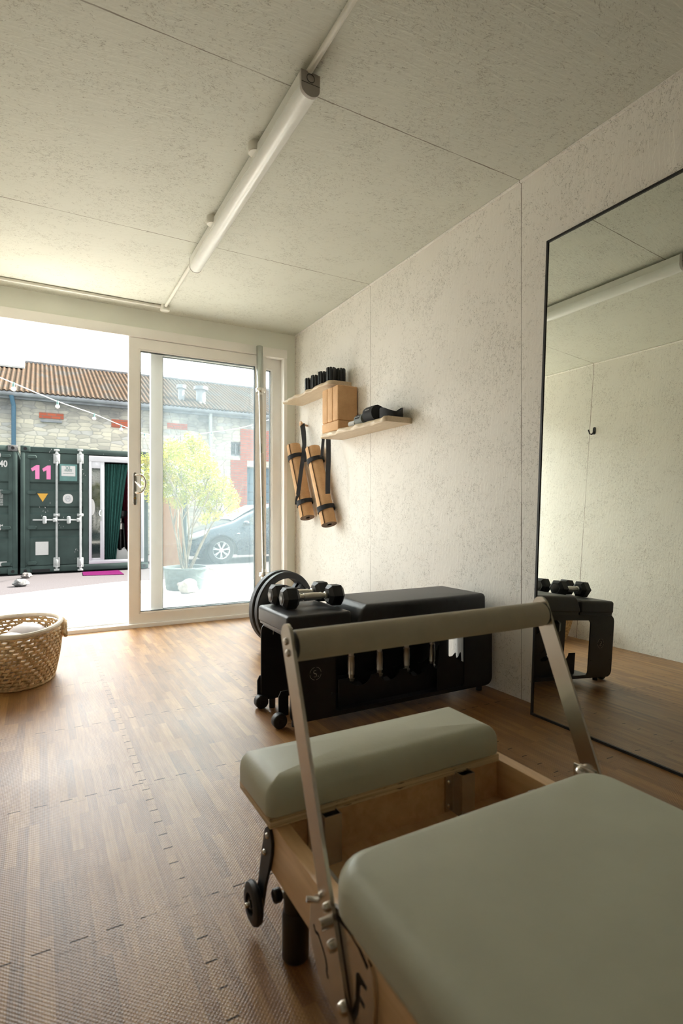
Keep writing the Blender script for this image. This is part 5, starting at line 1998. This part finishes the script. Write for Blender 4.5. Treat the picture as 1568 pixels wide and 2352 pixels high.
obj('gutter', MB().tube([(x_a, SY - 0.20, EZ + 0.10), (x_b, SY - 0.20, EZ + 0.10)], 0.07, 10), 'slate', bd)
# corrugated roof
RY, RZ = 20.6, 5.72
vs, fs = [], []
per = 0.125
nx = int((x_b - x_a) / (per / 6))
for i in range(nx + 1):
    x = x_a + i * per / 6
    dzc = 0.020 * math.cos(2 * PI * x / per - PI)
    vs += [(x, SY - 0.28, EZ + 0.16 + dzc), (x, RY, RZ + dzc)]
for i in range(nx):
    fs.append((2 * i, 2 * i + 2, 2 * i + 3, 2 * i + 1))
rfo = obj('corrugated_roof', MB().add(vs, fs), 'roof', bd, ang=80)
md = rfo.modifiers.new('thick', 'SOLIDIFY'); md.thickness = 0.02
obj('ridge_cap', MB().tube([(x_a, RY, RZ + 0.02), (x_b, RY, RZ + 0.02)], 0.10, 8), 'slate', bd)
obj('back_roof_slope', MB().prism([(RY, RZ), (RY + 3.8, EZ), (RY + 3.8, EZ - 0.1), (RY, RZ - 0.1)], 'x', x_a, x_b), 'roof', bd)
rr0 = onY(-40, 836, RY); rr1 = onY(58, 842, RY)
obj('ridge_patch', MB().prism([(RY - 1.2, RZ - 0.50), (RY + 0.05, RZ + 0.10), (RY + 0.05, RZ + 0.16), (RY - 1.2, RZ - 0.44)], 'x', rr0.x - 3, rr1.x), 'ridge', bd, label='pale flat roof sheet')
# chimneys seen through the pane
for u0, w_, vt, vb in ((416, 0.16, 884, 927), (461, 0.24, 888, 930)):
    yv = 17.6
    zt_, zb_ = onY(u0, vt, yv).z, onY(u0, vb, yv).z
    x = onY(u0, vb, yv).x
    m = MB().lathe([(w_ * 1.1, zb_ - 0.15), (w_ * 1.1, zb_ + 0.03), (w_ * 0.62, zb_ + 0.08), (w_ * 0.62, zt_ - 0.12), (w_ * 0.95, zt_ - 0.10), (w_ * 0.95, zt_)], (x, yv, 0), 'z', 16)
    obj('roof_vent', m, 'slate', bd)
dp = onY(31, 930, SY - 0.2)
obj('downpipe', MB().cyl((dp.x, SY - 0.12, GZ), (dp.x, SY - 0.12, dp.z), 0.055, 12).cyl((dp.x, SY - 0.12, dp.z), (dp.x - 0.05, SY - 0.2, EZ + 0.05), 0.055, 12), 'bluepipe', bd)
dp = onY(485, 960, SY - 0.2)
obj('downpipe', MB().cyl((dp.x, SY - 0.12, GZ), (dp.x, SY - 0.12, EZ + 0.05), 0.055, 12), 'ridge', bd)

# ------------------------------------------------------------------ festoon lights
fl = thing('festoon_lights', 'string of round white bulbs hanging across the yard', 'string lights', (1, 9, 2.4))
bul = [(31, 879, 7.6), (132, 921, 8.4), (216, 950, 9.2), (278, 976, 10.0), (332, 995, 10.8), (400, 1001, 11.6), (485, 992, 12.6), (580, 975, 13.6)]
pts = [onY(-160, 800, 6.2)] + [onY(*b) for b in bul] + [onY(700, 935, 15.2)]
smooth = []
for i in range(len(pts) - 1):
    p0_, p1_ = pts[max(i - 1, 0)], pts[i]
    p2_, p3_ = pts[i + 1], pts[min(i + 2, len(pts) - 1)]
    for k in range(6):
        t = k / 6
        smooth.append(0.5 * ((2 * p1_) + (-p0_ + p2_) * t + (2 * p0_ - 5 * p1_ + 4 * p2_ - p3_) * t * t + (-p0_ + 3 * p1_ - 3 * p2_ + p3_) * t ** 3))
smooth.append(pts[-1])
obj('cable', MB().tube(smooth, 0.0065, 6), 'galv', fl)
for b in bul:
    p = onY(*b)
    s_ = obj('bulb_socket', MB().cyl((p.x, p.y, p.z + 0.01), (p.x, p.y, p.z - 0.045), 0.013, 10), 'cgreen_box', fl)
    obj('bulb', MB().ico((p.x, p.y, p.z - 0.070), 0.028, 3), 'white', s_)
    if b[0] == 31:
        pass

# ------------------------------------------------------------------ potted tree on the deck
TX, TY = onY(425, 1340, 6.55).x, 6.55
tz = dz
tree = thing('potted_tree', 'small yellow green leafed tree in a dark round tub on the deck', 'tree', (TX, TY, tz))
pr0 = 0.245
ptm = MB().lathe([(pr0 * 0.86, 0), (pr0 * 0.90, 0.02), (pr0, 0.235), (pr0 * 1.10, 0.240), (pr0 * 1.10, 0.262), (pr0 * 1.0, 0.262), (pr0 * 0.97, 0.225), (0.01, 0.215)], (TX, TY, tz), 'z', 40)
pt_ = obj('tub', ptm, 'pot', tree)
obj('soil', MB().lathe([(0.23, 0.220), (0.12, 0.235), (0.01, 0.238)], (TX, TY, tz), 'z', 24), 'soil', pt_)
random.seed(5)
tm_ = MB()
tips = []
Z0 = tz + 0.22
def branch(p, d, r, ln, lvl):
    n = 5
    pts_, rs_ = [p.copy()], [r]
    q = p.copy()
    dd = d.normalized()
    for i in range(n):
        dd = (dd + Vector((random.uniform(-1, 1), random.uniform(-1, 1), random.uniform(-0.3, 0.8))) * 0.13).normalized()
        q = q + dd * ln / n
        pts_.append(q.copy()); rs_.append(r * (1 - 0.45 * (i + 1) / n))
    tm_.tube(pts_, rs_, 6)
    if lvl > 0:
        for k in range(3 if lvl > 1 else 3):
            i_ = random.choice((3, 4, 5))
            nd = (dd + Vector((random.uniform(-1, 1), random.uniform(-1, 1), random.uniform(0.0, 0.9))) * 0.75).normalized()
            branch(pts_[i_], nd, rs_[i_] * 0.72, ln * random.uniform(0.5, 0.7), lvl - 1)
    else:
        tips.append(pts_[-1]); tips.append(pts_[3])
for (dx, dy_, dz_, ln) in ((-0.28, 0.0, 1, 0.88), (-0.10, 0.1, 1, 0.95), (0.12, -0.05, 1, 0.85), (0.42, 0.0, 1, 0.80), (0.24, 0.25, 1, 0.8), (-0.02, -0.2, 1, 0.8), (0.6, 0.1, 1, 0.62)):
    branch(Vector((TX + dx * 0.10, TY + dy_ * 0.1, Z0)), Vector((dx, dy_, dz_)), 0.0135, ln, 2)
obj('branches', tm_, 'bark', tree, ang=60)
# crown: blobs whose outline follows the photo
crown = []
for (u, v, r_) in ((400, 1050, 0.20), (445, 1040, 0.22), (360, 1075, 0.22), (415, 1100, 0.26), (470, 1075, 0.19), (365, 1130, 0.18), (395, 1030, 0.15), (440, 1010, 0.13), (500, 1120, 0.20), (465, 1140, 0.20), (525, 1145, 0.15), (530, 1165, 0.12), (490, 1175, 0.13), (335, 1100, 0.16), (330, 1055, 0.10), (470, 1190, 0.09), (410, 1150, 0.12)):
    p = onY(u, v, TY + random.uniform(-0.18, 0.18))
    crown.append((p, r_))
lv, lf_ = [], []
random.seed(9)
NL = 15000
tot = sum(r_ ** 2.2 for _, r_ in crown)
for (p, r_) in crown:
    for k in range(int(NL * r_ ** 2.2 / tot)):
        d = Vector((random.gauss(0, 1), random.gauss(0, 1), random.gauss(0, 1))).normalized() * (random.random() ** 0.45)
        nn = noise.noise((p + d * r_) * 9)
        if nn < -0.22:
            continue
        c_ = p + Vector((d.x * r_, d.y * r_ * 0.95, d.z * r_ * 0.88))
        a = Vector((random.gauss(0, 1), random.gauss(0, 1), random.gauss(0, 0.7) - 0.3)).normalized()
        b = a.cross(Vector((random.gauss(0, 1), random.gauss(0, 1), random.gauss(0, 1)))).normalized()
        L_, w_ = random.uniform(0.032, 0.052), random.uniform(0.009, 0.014)
        o_ = len(lv)
        lv += [c_ - a * L_ / 2, c_ + b * w_ / 2, c_ + a * L_ / 2, c_ - b * w_ / 2]
        lf_.append((o_, o_ + 1, o_ + 2, o_ + 3))
m = MB().add(lv, lf_)
obj('leaves', m, 'leaf', tree, ang=180)
rp = onZ(430, 1361, dz)
m = MB().ico((rp.x, rp.y, dz + 0.072), 0.105, 3, 1.15, 0.75, 0.78, 0.35, 3)
m.map(lambda q: Vector((q.x, q.y, max(q.z, dz))))
tag(obj('rock', m, 'rock', ang=22), 'large pale pinkish rock on the deck against the tree tub', 'rock', 'loose rocks outside')
wr = MB()
for k, (a, b) in enumerate(((478, 497), (478, 514), (480, 512))):
    wr.tube(bez(onY(a, 1306, 6.5), onY((a + b) / 2 + 6, 1300 + k * 4, 6.4), onZ(b, 1344, dz)), 0.0018, 5)
pieces('dry_stem', wr, 'bark', tree)

# ------------------------------------------------------------------ car
CX, CYc = 3.02, 12.95     # front bumper x, near side plane y
CZ = GZ
car = thing('car', 'dark blue hatchback car parked in the yard beyond the tree', 'car', (CX + 2.0, CYc + 0.85, CZ))
# stations: x from nose, bottom z, beltline z, top z, half width at belt, half width at top
ST = [(0.00, 0.32, 0.55, 0.62, 0.52, 0.40), (0.10, 0.22, 0.60, 0.72, 0.70, 0.55), (0.30, 0.19, 0.68, 0.80, 0.80, 0.66), (0.60, 0.19, 0.76, 0.88, 0.84, 0.70), (0.95, 0.19, 0.84, 0.98, 0.86, 0.72),
      (1.15, 0.19, 0.88, 1.04, 0.86, 0.70), (1.50, 0.19, 0.91, 1.24, 0.86, 0.62), (1.85, 0.19, 0.93, 1.41, 0.86, 0.58), (2.30, 0.19, 0.94, 1.50, 0.86, 0.58), (2.90, 0.19, 0.96, 1.50, 0.86, 0.57), (3.40, 0.20, 0.99, 1.44, 0.85, 0.54), (3.75, 0.24, 1.00, 1.26, 0.80, 0.52), (3.95, 0.35, 0.95, 1.02, 0.70, 0.48)]
yc = CYc + 0.86
def section(s):
    x, zb_, zm, zt_, wb, wt = s
    return [(-wb * 0.90, zb_), (-wb, zb_ + 0.16), (-wb * 1.005, (zb_ + zm) / 2 + 0.03), (-wb * 0.985, zm - 0.04), (-wb * 0.955, zm), (-(wb * 0.4 + wt * 0.6), zm + (zt_ - zm) * 0.62), (-wt * 0.93, zt_ - (zt_ - zm) * 0.10), (-wt * 0.65, zt_), (0, zt_ + 0.015),
            (wt * 0.65, zt_), (wt * 0.93, zt_ - (zt_ - zm) * 0.10), (wb * 0.4 + wt * 0.6, zm + (zt_ - zm) * 0.62), (wb * 0.955, zm), (wb * 0.985, zm - 0.04), (wb * 1.005, (zb_ + zm) / 2 + 0.03), (wb, zb_ + 0.16), (wb * 0.90, zb_)]
vs, fs = [], []
# interpolate stations finely
def lerp_st(x):
    for i in range(len(ST) - 1):
        if ST[i][0] <= x <= ST[i + 1][0]:
            t = (x - ST[i][0]) / (ST[i + 1][0] - ST[i][0])
            return tuple(a + (b - a) * t for a, b in zip(ST[i], ST[i + 1]))
    return ST[-1]
xs_ = [k * 0.05 for k in range(int(3.95 / 0.05) + 1)]
FW, RW, WR = 0.84, 3.22, 0.33
for x in xs_:
    s = lerp_st(x)
    sec = section(s)
    for (yy, zz) in sec:
        # wheel arches cut up the lower side
        for wx in (FW, RW):
            dx = x - wx
            if abs(dx) < 0.40 and zz < 0.75:
                arch = 0.31 + math.sqrt(max(0, 0.40 ** 2 - dx * dx)) * 0.98
                if zz < arch and abs(yy) > 0.5:
                    zz = arch
        vs.append((CX + x, yc + yy, CZ + zz))
ns = 17
for i in range(len(xs_) - 1):
    for k in range(ns - 1):
        fs.append((i * ns + k, i * ns + k + 1, (i + 1) * ns + k + 1, (i + 1) * ns + k))
fs.append(tuple(range(ns)))
fs.append(tuple((len(xs_) - 1) * ns + k for k in range(ns)))
bdy = obj('body', MB().add(vs, fs), 'carpaint', car, ang=50)
obj('underbody', MB().box(CX + 0.15, CX + 3.8, yc - 0.60, yc + 0.60, CZ + 0.20, CZ + 0.45), 'dark', car)
# side glass and windscreen, slightly proud of the body
def quadpanel(pts, mat, name, par, off):
    P_ = [Vector(p) for p in pts]
    nn = (P_[1] - P_[0]).cross(P_[-1] - P_[0]).normalized()
    if nn.dot(Vector(off)) < 0:
        nn = -nn
    a = [p + nn * 0.012 for p in P_]
    b = [p - nn * 0.006 for p in P_]
    n = len(P_)
    fs = [tuple(range(n)), tuple(range(2 * n - 1, n - 1, -1))] + [(i, (i + 1) % n, (i + 1) % n + n, i + n) for i in range(n)]
    return obj(name, MB().add(a + b, fs), mat, par)
def side_pt(x, f, sgn):
    s = lerp_st(x)
    zm, zt_, wb, wt = s[2], s[3], s[4], s[5]
    z = zm + (zt_ - zm) * f
    if f <= 0.62:
        yv = wb * 0.955 + (wb * 0.4 + wt * 0.6 - wb * 0.955) * f / 0.62
    else:
        yv = (wb * 0.4 + wt * 0.6) + (wt * 0.93 - wb * 0.4 - wt * 0.6) * (f - 0.62) / 0.28
    return Vector((CX + x, yc + sgn * yv, CZ + z))
for sgn in (-1, 1):
    for (xa, xb) in ((1.36, 1.78), (1.84, 2.52), (2.58, 3.25)):
        m = MB()
        n = 8
        vs, fs = [], []
        for i in range(n + 1):
            x = xa + (xb - xa) * i / n
            lo_, hi_ = side_pt(x, 0.08, sgn), side_pt(x, 0.80 if xa > 1.5 else 0.12 + 0.66 * i / n, sgn)
            md_ = side_pt(x, 0.08 + ((0.80 if xa > 1.5 else 0.12 + 0.66 * i / n) - 0.08) * 0.7, sgn)
            for p in (lo_, md_, hi_):
                vs.append(p + Vector((0, sgn * 0.012, 0.004)))
                vs.append(p - Vector((0, sgn * 0.01, 0)))
        for i in range(n):
            A, B = i * 6, (i + 1) * 6
            for q_ in (0, 2):
                fs.append((A + q_, B + q_, B + q_ + 2, A + q_ + 2))
                fs.append((A + q_ + 1, A + q_ + 3, B + q_ + 3, B + q_ + 1))
            fs += [(A, A + 1, B + 1, B), (A + 4, B + 4, B + 5, A + 5)]
        fs += [(0, 2, 3, 1), (2, 4, 5, 3), (n * 6, n * 6 + 1, n * 6 + 3, n * 6 + 2), (n * 6 + 2, n * 6 + 3, n * 6 + 5, n * 6 + 4)]
        obj('side_window', m.add(vs, fs), 'glass_dark', car)
vs, fs = [], []
for i in range(9):
    x = 1.17 + (1.86 - 1.17) * i / 8
    s = lerp_st(x)
    for k in range(7):
        yy = (-1 + 2 * k / 6) * s[5] * 0.92
        zt_ = s[3] + (0.015 if k not in (0, 6) else -0.01)
        vs.append((CX + x - 0.01, yc + yy, CZ + zt_ + 0.016))
for i in range(8):
    for k in range(6):
        a = i * 7 + k
        fs.append((a, a + 1, a + 8, a + 7))
wso = obj('windscreen', MB().add(vs, fs), 'headlamp', car)
md = wso.modifiers.new('thick', 'SOLIDIFY'); md.thickness = 0.01
for sgn in (-1, 1):
    m = MB().ico((CX + 0.33, yc + sgn * 0.70, CZ + 0.70), 0.10, 3, 2.7, 1.0, 0.72)
    m.map(lambda q: Vector((q.x, q.y, q.z + (q.x - CX - 0.33) * 0.28)))
    obj('headlamp', m, 'headlamp', car)
    m = MB().ico((CX + 1.42, yc + sgn * 0.97, CZ + 0.98), 0.09, 3, 0.9, 1.0, 0.75)
    obj('door_mirror', m, 'carpaint', car)
    m = MB()
    m.bbox(CX + 1.22, CX + 1.29, yc + sgn * 0.868 - 0.01, yc + sgn * 0.868 + 0.01, CZ + 0.72, CZ + 0.745, 0.004)
    obj('side_repeater', m, 'headlamp', car)
obj('grille', MB().bbox(CX - 0.02, CX + 0.10, yc - 0.42, yc + 0.42, CZ + 0.34, CZ + 0.46, 0.01), 'dark', car)
obj('number_plate', MB().bbox(CX - 0.035, CX - 0.015, yc - 0.26, yc + 0.26, CZ + 0.47, CZ + 0.57, 0.004), 'redplate', car)
for wx in (FW, RW):
    for sgn in (-1, 1):
        y_ = yc + sgn * 0.74
        cwx = (CX + wx, y_, CZ + WR)
        m = MB().lathe([(0.215, -0.10), (0.29, -0.105), (0.32, -0.085), (0.33, -0.05), (0.33, 0.05), (0.32, 0.085), (0.29, 0.105), (0.215, 0.10), (0.215, -0.10)], cwx, 'y', 40, cap=False)
        ty = obj('wheel', m, 'tyre', car)
        m = MB().lathe([(0.195, -0.07), (0.222, -0.095), (0.222, 0.09), (0.195, 0.07), (0.195, -0.07)], cwx, 'y', 40, cap=False)
        for k in range(7):
            a = 2 * PI * k / 7 + 0.2
            for da in (-0.10, 0.10):
                m.tube([(cwx[0] + 0.045 * math.cos(a), cwx[1] + sgn * 0.075, cwx[2] + 0.045 * math.sin(a)), (cwx[0] + 0.205 * math.cos(a + da), cwx[1] + sgn * 0.085, cwx[2] + 0.205 * math.sin(a + da))], [0.016, 0.012], 6)
        m.cyl((cwx[0], cwx[1] + sgn * 0.02, cwx[2]), (cwx[0], cwx[1] + sgn * 0.092, cwx[2]), 0.055, 20)
        obj('alloy_rim', m, 'alloy', ty)
        obj('wheel_well', MB().lathe([(0.37, 0), (0.02, 0)], (CX + wx, yc + sgn * 0.60, CZ + WR + 0.03), 'y', 32, cap=False), 'dark', ty)
